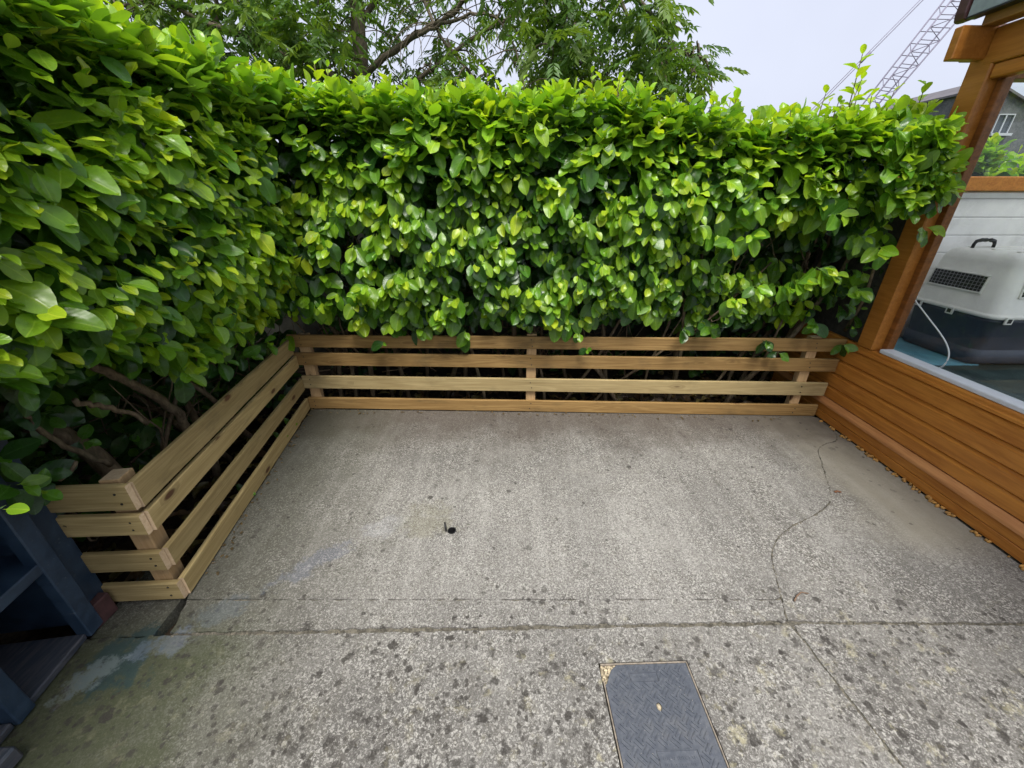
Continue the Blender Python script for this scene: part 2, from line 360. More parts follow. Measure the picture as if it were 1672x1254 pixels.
def leafmat(name, trans=.40, rough=.27, rib=1.):
    b = NB(name); lc = b.attr('leafcol', 'Color'); lx = b.attr('lx'); ly = b.attr('ly'); p = b.pos()
    ax = b.math('ABSOLUTE', lx)
    n = b.noise(p, 42, 1, .6); c = b.mix(b.rng(n, .35, .7), lc, b.mix(1., lc, (.80, .86, .85), 'MULTIPLY'))
    side = b.math('SINE', b.math('ADD', b.math('MULTIPLY', ly, 44.), b.math('MULTIPLY', ax, -16.)))
    ribm = b.rng(ax, .085, .02)
    c = b.mix(b.math('MULTIPLY', b.rng(side, .75, 1.), .16 * rib), c, b.mix(1., lc, (1.5, 1.4, 1.6), 'MULTIPLY'))
    c = b.mix(b.math('MULTIPLY', ribm, .5 * rib), c, b.mix(1., lc, (2.1, 1.7, 2.6), 'MULTIPLY'))
    bf = b.n('NewGeometry').outputs['Backfacing']
    cb = b.mix(1., b.mix(.30, lc, (.20, .28, .09)), (1.25, 1.2, 1.2), 'MULTIPLY'); c = b.mix(bf, c, cb)
    ro = b.math('ADD', b.rng(n, .3, .7, rough - .05, rough + .1), b.math('MULTIPLY', bf, .25))
    h = b.math('ADD', b.math('MULTIPLY', ribm, -.6), b.math('MULTIPLY', side, .10))
    bl = b.noise(p, 19, 2, .6); ro = b.math('ADD', ro, b.rng(bl, .5, .7, 0., .16))
    c = b.mix(b.math('MULTIPLY', b.rng(b.noise(p, 95, 2, .6), .70, .76), .55 * rib), c, (.16, .11, .04))
    sh = b.bsdf(c, ro, b.bump(h, .35 * rib, .0015) if rib else None, .5)
    tr = b.n('BsdfTranslucent'); b.put(tr.inputs[0], b.mix(1., lc, (1.5, 1.45, .5), 'MULTIPLY'))
    mx = b.n('MixShader'); mx.inputs[0].default_value = trans; b.t.links.new(sh, mx.inputs[1]); b.t.links.new(tr.outputs[0], mx.inputs[2])
    return b.done(mx.outputs[0])
M_leaf = leafmat('hedge_leaf'); M_tleaf = leafmat('tree_leaf', .35, .45, 0.)
def glass(name, refl=1.0):
    b = NB(name); t = b.n('BsdfTransparent'); t.inputs[0].default_value = (.93, .96, .95, 1); g = b.n('BsdfGlossy'); g.inputs['Roughness'].default_value = .01
    ge = b.n('NewGeometry'); dt = b.n('VectorMath'); dt.operation = 'DOT_PRODUCT'; b.put(dt.inputs[0], ge.outputs['Normal']); b.put(dt.inputs[1], ge.outputs['Incoming'])
    cs = b.math('SUBTRACT', 1., b.math('ABSOLUTE', dt.outputs['Value'])); fz = b.math('ADD', .045, b.math('MULTIPLY', b.math('POWER', cs, 5.), .95))
    mx = b.n('MixShader'); b.put(mx.inputs[0], b.math('MULTIPLY', fz, refl)); b.t.links.new(t.outputs[0], mx.inputs[1]); b.t.links.new(g.outputs[0], mx.inputs[2])
    return b.done(mx.outputs[0])
M_glass = glass('window_glass')
def stonewall():
    b = NB('grey_roughcast'); p = b.pos(); n = b.noise(p, 1.6, 6, .65); f = b.noise(p, 9, 3, .7)
    return b.done(b.bsdf(b.mix(b.rng(b.math('ADD', b.math('MULTIPLY', n, .6), b.math('MULTIPLY', f, .4)), .35, .65), (.085, .088, .092), (.17, .172, .175)), .95, b.bump(f, .4, .05), .2))
M_stone = stonewall()

# ------------------------------------------------------------------ the ground and the concrete patio
def struct(o): o['kind'] = 'structure'; return o
bm = bmesh.new(); g = 14
for i in range(g + 1):
    for j in range(g + 1): bm.verts.new(((i / g - .5) * 900, (j / g - .35) * 900, -.16))
bm.verts.ensure_lookup_table()
for i in range(g):
    for j in range(g): bm.faces.new([bm.verts[q] for q in (i * (g + 1) + j, (i + 1) * (g + 1) + j, (i + 1) * (g + 1) + j + 1, i * (g + 1) + j + 1)])
struct(mobj('ground', bm_mesh(bm, 'ground'), M_grass))
bm = bmesh.new(); nx, ny = 60, 50
vv = [[bm.verts.new((-3.6 + 8.6 * i / nx, -.2 + 4.8 * j / ny, -.075 + .05 * mnoise.noise(Vector((i * .35, j * .35, 3))))) for j in range(ny + 1)] for i in range(nx + 1)]
for i in range(nx):
    for j in range(ny):
        cx = -3.6 + 8.6 * (i + .5) / nx; cy = -.2 + 4.8 * (j + .5) / ny
        if -1.15 < cx < 2.2 and cy < 2.4: continue
        bm.faces.new((vv[i][j], vv[i + 1][j], vv[i + 1][j + 1], vv[i][j + 1]))
struct(mobj('soil_bed', bm_mesh(bm, 'soil_bed', True), M_soil))
patio = bpy.data.objects.new('patio', None); link(patio); struct(patio)

def rough_line(pts, step=.03, amp=.004, seed=0, keep_ends=True):
    out = []
    for k, (a, b_) in enumerate(zip(pts, pts[1:])):
        a, b_ = Vector(a), Vector(b_); n = max(1, int((b_ - a).length / step)); t = (b_ - a).normalized(); pr = Vector((-t.y, t.x))
        for i in range(n):
            q = a.lerp(b_, i / n); e = amp * (mnoise.noise(Vector((q.x * 22, q.y * 22, seed))) + .6 * mnoise.noise(Vector((q.x * 60, q.y * 60, seed + 9))))
            if (k == 0 and i == 0): e = 0
            out.append(tuple(q + pr * e))
    out.append(tuple(pts[-1])); return out
def smooth_pts(pts, n=8):
    P = [Vector(p) for p in pts]; P = [P[0] * 2 - P[1]] + P + [P[-1] * 2 - P[-2]]; out = []
    for i in range(1, len(P) - 2):
        for k in range(n):
            t = k / n; a, b_, c_, d_ = P[i - 1:i + 3]
            out.append(.5 * ((2 * b_) + (c_ - a) * t + (2 * a - 5 * b_ + 4 * c_ - d_) * t * t + (3 * b_ - a - 3 * c_ + d_) * t ** 3))
    out.append(P[-2]); return out
crack = smooth_pts([(2.214, 2.46), (2.190, 2.25), (2.13, 2.165), (2.03, 2.125), (1.94, 2.06), (1.885, 1.96), (1.80, 1.80), (1.739, 1.683), (1.669, 1.588), (1.55, 1.51), (1.438, 1.458), (1.335, 1.407), (1.245, 1.345), (1.18, 1.275), (1.14, 1.205), (1.112, 1.135), (1.075, 1.035), (1.046, .955)], 6)
crackL = rough_line([p - Vector((.0022, 0)) for p in crack], .012, .006, 1); crackR = rough_line([p + Vector((.0022, -.001)) for p in crack], .012, .006, 2)
ledge = rough_line([(-1.262, .935), (-1.30, 1.04), (-1.322, 1.2), (-1.364, 1.5), (-1.430, 1.95), (-1.472, 2.25), (-1.508, 2.585)], .025, .014, 4)   # going up the ragged left edge
hole = [(-.289 + .021 * math.cos(a * math.pi / 10), 1.393 + .021 * math.sin(a * math.pi / 10)) for a in range(20)]
JY = 1.037
cl_lo = [p for p in crackL if p[1] < JY - .006]; cl_hi = [p for p in crackL if p[1] > JY + .003]
def ledge_x(y):
    for a, b_ in zip(ledge, ledge[1:]):
        if a[1] <= y <= b_[1]: return a[0] + (b_[0] - a[0]) * (y - a[1]) / max(1e-6, b_[1] - a[1])
    return ledge[0][0]
backedge = rough_line([(-1.508, 2.585), (2.205, 2.485)], .04, .006, 5)
le_hi = [p for p in ledge if p[1] > JY + .004]; le_lo = [p for p in ledge if p[1] < JY - .004]
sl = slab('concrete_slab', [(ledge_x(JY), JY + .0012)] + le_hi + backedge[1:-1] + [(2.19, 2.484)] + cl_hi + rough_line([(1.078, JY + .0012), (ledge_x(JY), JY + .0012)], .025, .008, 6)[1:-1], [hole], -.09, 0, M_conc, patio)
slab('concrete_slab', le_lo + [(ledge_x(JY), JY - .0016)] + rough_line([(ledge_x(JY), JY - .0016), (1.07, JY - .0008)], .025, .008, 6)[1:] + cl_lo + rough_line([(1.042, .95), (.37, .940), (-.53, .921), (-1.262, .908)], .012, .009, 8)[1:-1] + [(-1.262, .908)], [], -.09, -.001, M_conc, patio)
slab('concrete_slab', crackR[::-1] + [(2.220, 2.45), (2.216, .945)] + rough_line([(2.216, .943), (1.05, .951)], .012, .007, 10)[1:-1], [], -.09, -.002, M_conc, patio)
joint = [(1.052, .932), (1.065, .82), (1.085, .68), (1.105, .54), (1.13, .3), (1.17, -4.0)]
MH0, MH1 = Vector((.3035, .799)), Vector((.603, .808))          # far edge of the access cover
mdir = (MH1 - MH0).normalized(); mper = Vector((mdir.y, -mdir.x)); MHL = .46
mh = [MH0 - mdir * .006 - mper * .006, MH1 + mdir * .006 - mper * .006, MH1 + mdir * .006 + mper * (MHL + .006), MH0 - mdir * .006 + mper * (MHL + .006)]
frontedge = rough_line([(-1.62, .885), (-1.262, .897), (-.53, .909), (.37, .927), (1.045, .936)], .012, .007, 12)
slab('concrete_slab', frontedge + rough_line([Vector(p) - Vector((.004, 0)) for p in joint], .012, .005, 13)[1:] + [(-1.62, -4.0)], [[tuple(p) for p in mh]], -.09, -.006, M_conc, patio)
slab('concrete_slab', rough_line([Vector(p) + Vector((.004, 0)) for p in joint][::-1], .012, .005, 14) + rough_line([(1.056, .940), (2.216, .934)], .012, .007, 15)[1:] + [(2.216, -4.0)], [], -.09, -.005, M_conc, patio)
slab('paving_stone', rough_line([(-1.545, .892), (-1.325, .902), (-1.335, 1.20), (-1.60, 1.20), (-1.545, .892)], .03, .004, 16)[:-1], [], -.09, -.012, M_conc, patio)
bm = bmesh.new()      # dirt at the bottom of the joints
for q in [(-1.7, .55, 2.3, 2.3), ]:
    for x0, y0, x1, y1 in ((-1.7, -4, 2.25, 2.45),):
        bm.faces.new([bm.verts.new(p) for p in ((x0, y0, -.022), (x1, y0, -.022), (x1, y1, -.022), (x0, y1, -.022))])
h_ = [(p[0], p[1]) for p in hole]
bm.free()
slab('joint_dirt', [(-1.3, -4), (2.25, -4), (2.25, 2.45), (-1.4, 2.45), (-1.25, .9)], [[tuple(p) for p in mh], [(-.289 + (x + .289) * 1.2, 1.393 + (y - 1.393) * 1.2) for x, y in hole]], -.10, -.0085, M_dirt, patio)

# dirt, moss and crumbs gathered in the cracks and joints
bm = bmesh.new(); rc = random.Random(5)
def crumb(p, r_):
    k1, k2 = rc.uniform(.6, 1.7), rc.uniform(.6, 1.4); a0 = rc.random()
    ring = [bm.verts.new((p[0] + math.cos(a0 + k * 1.047) * r_ * k1, p[1] + math.sin(a0 + k * 1.047) * r_ * k2, p[2] - .002)) for k in range(6)]
    mid = [bm.verts.new((p[0] + math.cos(a0 + k * 1.047) * r_ * k1 * .7, p[1] + math.sin(a0 + k * 1.047) * r_ * k2 * .7, p[2] + r_ * rc.uniform(.2, .4))) for k in range(6)]
    for k in range(6): bm.faces.new((ring[k], ring[(k + 1) % 6], mid[(k + 1) % 6], mid[k]))
    bm.faces.new(mid)
def along(pts, n, sp, z, rm):
    pts = [Vector(p) for p in pts]; cum = [0]
    for a, b_ in zip(pts, pts[1:]): cum.append(cum[-1] + (b_ - a).length)
    for _ in range(n):
        t = rc.random() * cum[-1]; i = min(max(bisect.bisect_right(cum, t) - 1, 0), len(pts) - 2)
        q = pts[i].lerp(pts[i + 1], (t - cum[i]) / max(1e-6, cum[i + 1] - cum[i]))
        d_ = .35 + .9 * max(0, mnoise.noise(Vector((q.x * 4, q.y * 4, 7))) + .35)
        if rc.random() > d_: continue
        crumb((q.x + rc.gauss(0, sp * d_), q.y + rc.gauss(0, sp * d_), z), rc.uniform(.4, 1.) ** 2 * rm)
along([tuple(p) for p in crack], 900, .0045, -.0012, .0048)
along([(-1.26, .902), (-.53, .915), (.37, .934), (1.045, .943)], 900, .005, -.004, .0050)
along([(1.045, .943), (2.2, .938)], 420, .005, -.004, .0045)
along(joint[:5], 260, .003, -.005, .0040)
along([(-1.30, 1.05), (-1.364, 1.5), (-1.43, 1.95), (-1.50, 2.56)], 420, .008, -.004, .006)
along([(-1.49, 2.568), (2.18, 2.462)], 500, .006, .001, .005)
tag(mobj('crack_dirt', bm_mesh(bm, 'crack_dirt', True), plain('crumbly_dirt', (.125, .112, .085), .95, .6, 40, bump=.5), patio), kind='stuff')

# access cover in the slab
cov = thing('access_cover', (.45, .58, -.006), 'dark grey ribbed plastic access cover with a broken corner set in the concrete', 'drain cover')
MM = Matrix(((mdir.x, -mper.x, 0, MH0.x), (mdir.y, -mper.y, 0, MH0.y), (0, 0, 1, 0), (0, 0, 0, 1)))   # local x along the far edge, local y away from viewer
WD = (MH1 - MH0).length
def coverplastic():
    b = NB('cover_plastic'); p = b.pos(); n = b.noise(p, 60, 5, .7); d = b.noise(p, 240, 2, .6)
    c = b.mix(b.rng(n, .35, .7), (.062, .070, .088), (.10, .108, .125)); c = b.mix(b.rng(d, .70, .76), c, (.45, .42, .36))
    c = b.mix(b.math('MULTIPLY', b.rng(b.noise(p, 9, 5, .7), .5, .75), .35), c, (.17, .165, .16))
    return b.done(b.bsdf(c, .52, b.bump(n, .2, .002)))
M_cover = coverplastic()
bm = bmesh.new()
outl = [(.010, -.058), (.022, -.036), (.034, -.018), (.056, -.004), (WD - .004, -.004), (WD - .004, -MHL + .004), (.004, -MHL + .004), (.004, -.062)]
kx, ky = WD / 2 + .008, -.128
okey = [(kx + .0085 * math.cos(a * math.pi / 8), ky + .0115 * math.sin(a * math.pi / 8)) for a in range(16)]
plate = slab('plate', [tuple((MM @ Vector((x, y, 0)))[:2]) for x, y in outl], [[tuple((MM @ Vector((x, y, 0)))[:2]) for x, y in okey]], -.02, -.0045, M_cover, cov)
bm.free(); bm = bmesh.new()
for s_, (a, b_) in enumerate([((0, -.0), (WD, 0)), ((0, -MHL), (WD, -MHL)), ((0, -.052), (0, -MHL)), ((WD, 0), (WD, -MHL))]):
    a, b_ = Vector(a + (0,)), Vector(b_ + (0,)); d_ = (b_ - a)
    me_ = box_mesh((d_.length, .0045, .016), .001)
    mobj('frame_edge', me_, M_frame, cov, MM @ Matrix.Translation((a + b_) / 2 + Vector((0, 0, -.011))) @ Matrix.Rotation(math.atan2(d_.y, d_.x), 4, 'Z'))
bm = bmesh.new()       # woven tread: pairs of raised ribs
cell = .026
def rib(bm, cx, cy, ang, ln, wd, z0=-.0046, h=.0026):
    ca, sa = math.cos(ang), math.sin(ang); top = []; bot = []
    for sx, sy in ((-1, -1), (1, -1), (1, 1), (-1, 1)):
        for lst, k, z in ((bot, 1., z0), (top, .62, z0 + h)):
            x, y = sx * (ln / 2 - (1 - k) * .002), sy * wd / 2 * k
            lst.append(bm.verts.new(MM @ Vector((cx + x * ca - y * sa, cy + x * sa + y * ca, z))))
    bm.faces.new(top)
    for i in range(4): bm.faces.new((bot[i], bot[(i + 1) % 4], top[(i + 1) % 4], top[i]))
plates = [(WD / 2 - .012, -.043, .094, .026), (WD / 2 + .02, -.262, .12, .05)]
for i in range(-40, 40):
    for j in range(-40, 40):
        u_, v_ = (i + .5) * cell, (j + .5) * cell
        x = (u_ - v_) * .7071 + .1; y = (u_ + v_) * .7071 - .2
        if not (.016 < x < WD - .016 and -MHL + .016 < y < -.016): continue
        if x - y < .092: continue
        if any(abs(x - px) < pw / 2 + .006 and abs(y - py) < ph / 2 + .006 for px, py, pw, ph in plates): continue
        if math.hypot(x - kx, y - ky) < .020: continue
        a = R(45) if (i + j) % 2 else R(-45)
        for o_ in (-.0058, .0058): rib(bm, x - math.sin(a) * o_, y + math.cos(a) * o_, a, cell * 1.0, .0042)
bmesh.ops.recalc_face_normals(bm, faces=bm.faces)
tag(mobj('tread_ribs', bm_mesh(bm, 'ribs'), M_cover, cov), kind='stuff')
for px, py, pw, ph in plates:
    bm = bmesh.new()
    for dx, dy, ln, an in ((0, ph / 2, pw, 0), (0, -ph / 2, pw, 0), (-pw / 2, 0, ph, R(90)), (pw / 2, 0, ph, R(90))): rib(bm, px + dx, py + dy, an, ln, .0028)
    rr_ = random.Random(4); xx = px - pw * .4
    for row in ((0,) if ph < .04 else (.008, -.008)):
        xx = px - pw * .38
        while xx < px + pw * .38: rib(bm, xx, py + row, R(90) + rr_.uniform(-.3, .3), .008, .0016, h=.0012); xx += rr_.choice((.005, .006, .010))
    mobj('worn_name_plate', bm_mesh(bm, 'plate'), M_cover, cov)
def pebble(bm, c, r, seed, flat=.6):
    v0 = len(bm.verts); res = bmesh.ops.create_icosphere(bm, subdivisions=1, radius=1)
    for v in res['verts']:
        q = v.co.normalized(); k = 1 + .35 * mnoise.noise(q * 1.7 + Vector((seed, 0, 0)))
        v.co = Vector(c) + Vector((q.x * r[0] * k, q.y * r[1] * k, q.z * r[2] * k))
bm = bmesh.new()
for i in range(110):
    x, y = random.uniform(.003, .056), random.uniform(-.06, -.003)
    if x - y > .066: continue
    s_ = random.uniform(.0025, .005); pebble(bm, MM @ Vector((x, y, -.012)), (s_, s_, s_ * .8), i)
tag(mobj('gravel', bm_mesh(bm, 'gravel'), M_rubble, cov), kind='stuff')
bm = bmesh.new(); pebble(bm, MM @ Vector((kx, ky, -.010)), (.009, .012, .006), 3); mobj('keyhole_grit', bm_mesh(bm, 'grit', True), M_rubble, cov)
box('gravel_bed', (.0, -MHL, -.03), (WD, 0, -.0215), M_rubble, cov, 0, MM)

# drain pipe stub with flipped cap
pp = thing('pipe_stub', (-.289, 1.393, 0), 'small black pipe end with its cap flipped up in the concrete', 'pipe')
bm = bmesh.new(); n = 20; ringsP = []
for r_, z in ((.0205, -.085), (.0205, .003), (.0170, .003), (.0165, -.08)):
    ringsP.append([bm.verts.new((-.289 + r_ * math.cos(2 * math.pi * k / n), 1.393 + r_ * math.sin(2 * math.pi * k / n), z)) for k in range(n)])
for a, b_ in zip(ringsP, ringsP[1:]):
    for k in range(n): bm.faces.new((a[k], a[(k + 1) % n], b_[(k + 1) % n], b_[k]))
bm.faces.new(ringsP[-1][::-1]); bmesh.ops.recalc_face_normals(bm, faces=bm.faces)
mobj('pipe_ring', bm_mesh(bm, 'ring'), M_pipe, pp)
bm = bmesh.new(); bmesh.ops.create_cone(bm, cap_ends=True, segments=20, radius1=.023, radius2=.021, depth=.006)
bmesh.ops.bevel(bm, geom=[e for e in bm.edges], offset=.001, segments=1, affect='EDGES')
mobj('flip_cap', bm_mesh(bm, 'cap'), M_pipe, pp, Matrix.Translation((-.318, 1.396, .0235)) @ Matrix.Rotation(R(12), 4, 'Z') @ Matrix.Rotation(R(82), 4, 'Y'))

# ------------------------------------------------------------------ slatted timber fences
bm = bmesh.new(); bmesh.ops.create_cone(bm, cap_ends=True, segments=8, radius1=.0042, radius2=.0042, depth=.003); SCREW = bm_mesh(bm, 'screw'); SCREW.materials.append(M_screw)
def fence_board(parent, p0, p1, z0, z1, mat, th=.021, posts=(), label=None):
    """board whose visible face lies on the line p0-p1 (viewer on the left of p0->p1 when looking down is -normal)"""
    p0, p1 = Vector(p0), Vector(p1); d = (p1 - p0); ln = d.length; d.normalize(); nrm = Vector((d.y, -d.x))   # face normal
    sag = random.uniform(-.002, .002)
    Mx = Matrix(((d.x, -nrm.x, 0, 0), (d.y, -nrm.y, 0, 0), (0, 0, 1, 0), (0, 0, 0, 1)))
    c = (p0 + p1) / 2 - nrm * th / 2
    bm = bmesh.new(); nseg = max(3, int(ln / .12)); rings = []
    sd_ = random.random() * 50
    for i in range(nseg + 1):
        x = -ln / 2 + ln * i / nseg; t = i / nseg
        e = .0022 * mnoise.noise(Vector((x * 2.5, sd_, 0))); f_ = .003 * mnoise.noise(Vector((x * 1.1, sd_, 8)))
        h = (z1 - z0) / 2; b0 = .003
        rings.append([bm.verts.new((x, y + e, z + f_)) for y, z in ((-th / 2 + b0, -h), (th / 2 - b0, -h), (th / 2, -h + b0), (th / 2, h - b0), (th / 2 - b0, h), (-th / 2 + b0, h), (-th / 2, h - b0), (-th / 2, -h + b0))])
    for a, b_ in zip(rings, rings[1:]):
        for k in range(8): bm.faces.new((a[k], a[(k + 1) % 8], b_[(k + 1) % 8], b_[k]))
    e0 = bm.faces.new(rings[0][::-1]); e1 = bm.faces.new(rings[-1]); e0.material_index = e1.material_index = 1
    bmesh.ops.recalc_face_normals(bm, faces=bm.faces)
    M = Matrix.Translation((c.x, c.y, (z0 + z1) / 2)) @ Mx @ Matrix.Rotation(sag, 4, 'Y')
    o = mobj('board', bm_mesh(bm, 'board'), [mat, M_end], parent, M)
    for s_ in posts:
        for k in (.27, .72):
            x = s_ - ln / 2 + random.uniform(-.006, .006); z = (k - .5) * (z1 - z0) + random.uniform(-.006, .006)
            so = bpy.data.objects.new('screw', SCREW); link(so, M @ Matrix.Translation((x, -th / 2 - .0002, z)) @ Matrix.Rotation(R(90), 4, 'X'), o)
    return o
A = Vector((-1.539, 2.585)); B = Vector((2.22, 2.475)); F = Vector((-1.312, 1.045))
bd = (B - A).normalized(); bn = Vector((-bd.y, bd.x))     # bn points away from viewer
fb = thing('slatted_fence', (.3, 2.55, 0), 'low brown fence of four long horizontal boards below the back hedge', 'fence', 'low timber slat fences')
for z0, z1, e0, e1, m in ((.006, .095, .02, 3.745, M_timber_old), (.172, .272, .012, 3.755, M_timber_pale), (.357, .45, -.005, 3.768, M_timber_old), (.499, .588, -.02, 3.768, M_timber_old)):
    fence_board(fb, A + bd * e0, A + bd * e1, z0, z1, m, posts=[.07 - e0, 1.675 - e0, 3.585 - e0])
def post(parent, c, w, d, h, dirv, mat=None, z0=-.08):
    a = math.atan2(dirv.y, dirv.x)
    # long axis on local x so the grain runs up the post
    Mp = Matrix.Translation((c.x, c.y, (h + z0) / 2)) @ Matrix.Rotation(a, 4, 'Z') @ Matrix.Rotation(R(-90), 4, 'Y')
    return mobj('post', box_mesh((h - z0, d, w), .003, True), [mat or M_postw, M_end], parent, Mp)
post(fb, A + bd * .072 + bn * .048, .075, .05, .580, bd)
post(fb, A + bd * 1.675 + bn * .048, .068, .05, .600, bd)
post(fb, A + bd * 3.585 + bn * .048, .068, .05, .594, bd)
ld = (A - F).normalized(); ln_ = Vector((-ld.y, ld.x))   # points to -x (away from patio)
fl = thing('slatted_fence', (-1.42, 1.8, 0), 'low tan fence of four boards running along the left hedge', 'fence', 'low timber slat fences')
for z0, z1, m, e in ((.006, .097, M_timber, -.012), (.170, .262, M_timber, -.02), (.350, .440, M_timber, -.02), (.462, .572, M_timber, -.05)):
    # seen from the patio: board runs from the far corner to the near one
    fence_board(fl, A + ld * e + Vector((.0, 0)), F + ld * .012, z0, z1, m, posts=[.05, 1.50])
post(fl, F + ld * .055 + ln_ * .056, .068, .065, .580, ld)
fr_ = thing('slatted_fence', (-1.42, 1.04, 0), 'short end of four boards between the left fence and the blue shelf', 'fence', 'low timber slat fences')
rd = Vector((1, .05)).normalized()
for z0, z1, e in ((.008, .097, .0), (.172, .262, -.004), (.352, .442, -.003), (.468, .572, .002)):
    fence_board(fr_, Vector((-1.585, 1.020)), Vector((-1.300 + e, 1.034)), z0, z1, M_timber, th=.022, posts=[.245])

# ------------------------------------------------------------------ garden room on the right
GY0, GY1 = -.9, 3.05
gr = thing('garden_room', (2.3, 1.0, 0), 'timber clad garden room with big windows on the right of the patio', 'garden room')
box('plinth', (2.30, GY0, -.12), (2.36, 3.04, .58), M_black, gr, 0)
box('skirting_board', (2.222, GY0, .004), (2.30, GY1, .058), M_oak, gr, .003)
box('skirting_board', (2.226, GY0, .0595), (2.30, GY1, .112), M_oak, gr, .003)
prism('ledge_strip', [(2.212, .114), (2.30, .114), (2.30, .158), (2.238, .158), (2.214, .130)], 'y', GY0, GY1, oak('ledge_oak', (.44, .185, .065), (.58, .275, .105), .4), gr, .002)
for z0, z1 in ((.1595, .244), (.2465, .341), (.3435, .440), (.4425, .538)):
    prism('cladding_board', [(2.244, z0 + .0), (2.30, z0), (2.30, z1), (2.250, z1), (2.240, z1 - .010), (2.236, z1 - .018), (2.236, z0 + .006)], 'y', GY0, GY1 - .06, M_oak, gr)
prism('sill_trim', [(2.230, .540), (2.30, .540), (2.30, .584), (2.246, .584), (2.236, .574), (2.236, .560), (2.230, .556)], 'y', GY0, GY1 - .06, M_oak, gr, .002)
box('glazing_bead', (2.244, GY0 + .1, .585), (2.325, 2.247, .609), M_sill, gr, .004)
box('corner_post', (2.228, 2.283, .585), (2.312, 2.400, 2.05), M_oakv, gr, .006)
box('side_wall', (2.262, 2.4005, .5845), (2.33, 3.045, 1.36), plain('side_wall_render', (.05, .048, .04), .95, .4, 30, bump=.6), gr, .004)
box('window_frame', (2.284, 2.248, .5855), (2.330, 2.2825, 1.945), M_oakdark_shade, gr, .004, seg=2)  # inset frame: its shade is put into the dark colour
box('window_frame', (2.262, .36, .613), (2.330, .44, 1.945), M_oakv, gr, .006)
box('window_frame', (2.246, GY0, .5855), (2.300, GY0 + .09, 1.945), M_oakv, gr, .006)
box('window_head', (2.238, GY0, 1.946), (2.302, 2.2825, 2.005), M_oak, gr, .006)
box('wall_plate', (2.226, GY0, 2.006), (2.318, 2.330, 2.150), M_oakv, gr, .004)
box('tie_beam', (2.074, 2.332, 2.032), (2.32, 2.376, 2.158), M_oakv, gr, .004)
box('tie_beam', (2.23, 2.3775, 2.051), (3.9, 2.47, 2.178), M_oakdark_shade, gr, .006)
prism('rafter_board', [(2.150, 2.151), (2.225, 2.151), (2.225, 2.26), (2.150, 2.225)], 'y', GY0, 2.331, oak('fascia_oak', (.22, .10, .03), (.38, .19, .06)), gr, .002)
box('fascia', (2.108, GY0 - .1, 2.196), (2.124, 2.372, 2.40), M_grey, gr, .002)
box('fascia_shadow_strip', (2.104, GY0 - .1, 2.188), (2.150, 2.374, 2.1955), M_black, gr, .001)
prism('gutter_end', [(2.096, 2.215), (2.102, 2.192), (2.12, 2.186), (2.15, 2.192), (2.15, 2.31), (2.096, 2.30)], 'y', 2.377, 2.43, M_gutter, gr, .004)
bm = bmesh.new(); bmesh.ops.create_cone(bm, cap_ends=True, segments=10, radius1=.008, radius2=.007, depth=.006); bmesh.ops.scale(bm, vec=(1, 1.9, 1), verts=bm.verts)
mobj('fascia_bolt', bm_mesh(bm, 'bolt'), M_screw, gr, Matrix.Translation((2.106, 2.285, 2.262)) @ Matrix.Rotation(R(-90), 4, 'Y'))
prism('roof', [(2.126, 2.37), (2.126, 2.385), (3.2, 2.96), (4.3, 2.385), (4.3, 2.37), (3.2, 2.945)], 'y', GY0 - .10, 2.36, M_roof, gr)
bm = bmesh.new(); bm.faces.new([bm.verts.new(p) for p in ((2.305, .441, .60), (2.305, 2.26, .60), (2.305, 2.26, 1.95), (2.305, .441, 1.95))])
mobj('pane', bm_mesh(bm, 'pane'), M_glass, gr)
bm = bmesh.new(); bm.faces.new([bm.verts.new(p) for p in ((2.305, GY0 + .085, .61), (2.305, .365, .61), (2.305, .365, 1.95), (2.305, GY0 + .085, 1.95))])
mobj('pane', bm_mesh(bm, 'pane'), M_glass, gr)
# end wall: white boards inside, a rail, glass above
zz = .02; k = 0
while zz < 1.46:
    z2 = min(zz + .118, 1.478)
    prism('wall_board', [(2.982, zz + .001), (3.01, zz + .001), (3.01, z2 - .001), (2.989, z2 - .001), (2.982, z2 - .009)], 'x', 2.331, 4.15, M_white, gr); zz = z2
box('wall_back', (2.331, 3.011, 0), (4.15, 3.035, 1.478), M_oakdark_shade, gr, 0)
box('rail', (2.3305, 2.955, 1.479), (4.15, 3.04, 1.568), M_oak, gr, .006)
box('cross_beam', (2.3135, 2.378, 1.968), (4.15, 2.455, 2.0505), M_oakdark_shade, gr, .004)
bm = bmesh.new(); bm.faces.new([bm.verts.new(p) for p in ((2.78, 3.0, 1.56), (4.15, 3.0, 1.56), (4.15, 3.0, 2.10), (2.78, 3.0, 2.10))])
mobj('pane', bm_mesh(bm, 'pane'), M_glass, gr)
box('floor', (2.36, GY0, -.05), (4.15, 2.98, .02), M_green, gr, 0)
box('far_wall', (4.15, GY0, -.1), (4.22, 3.04, .55), M_white, gr, .002)
box('far_post', (4.151, 2.94, .551), (4.221, 3.04, 2.10), M_oakdark_shade, gr, .002)
box('far_post', (4.151, GY0, .551), (4.221, GY0 + .1, 2.42), M_oakdark_shade, gr, .002)
box('near_wall', (2.31, GY0 - .06, -.1), (4.21, GY0 - .001, .55), M_white, gr, .002)
box('near_post', (2.31, GY0 - .06, .551), (2.40, GY0 - .001, 2.15), M_oakdark_shade, gr, .002)

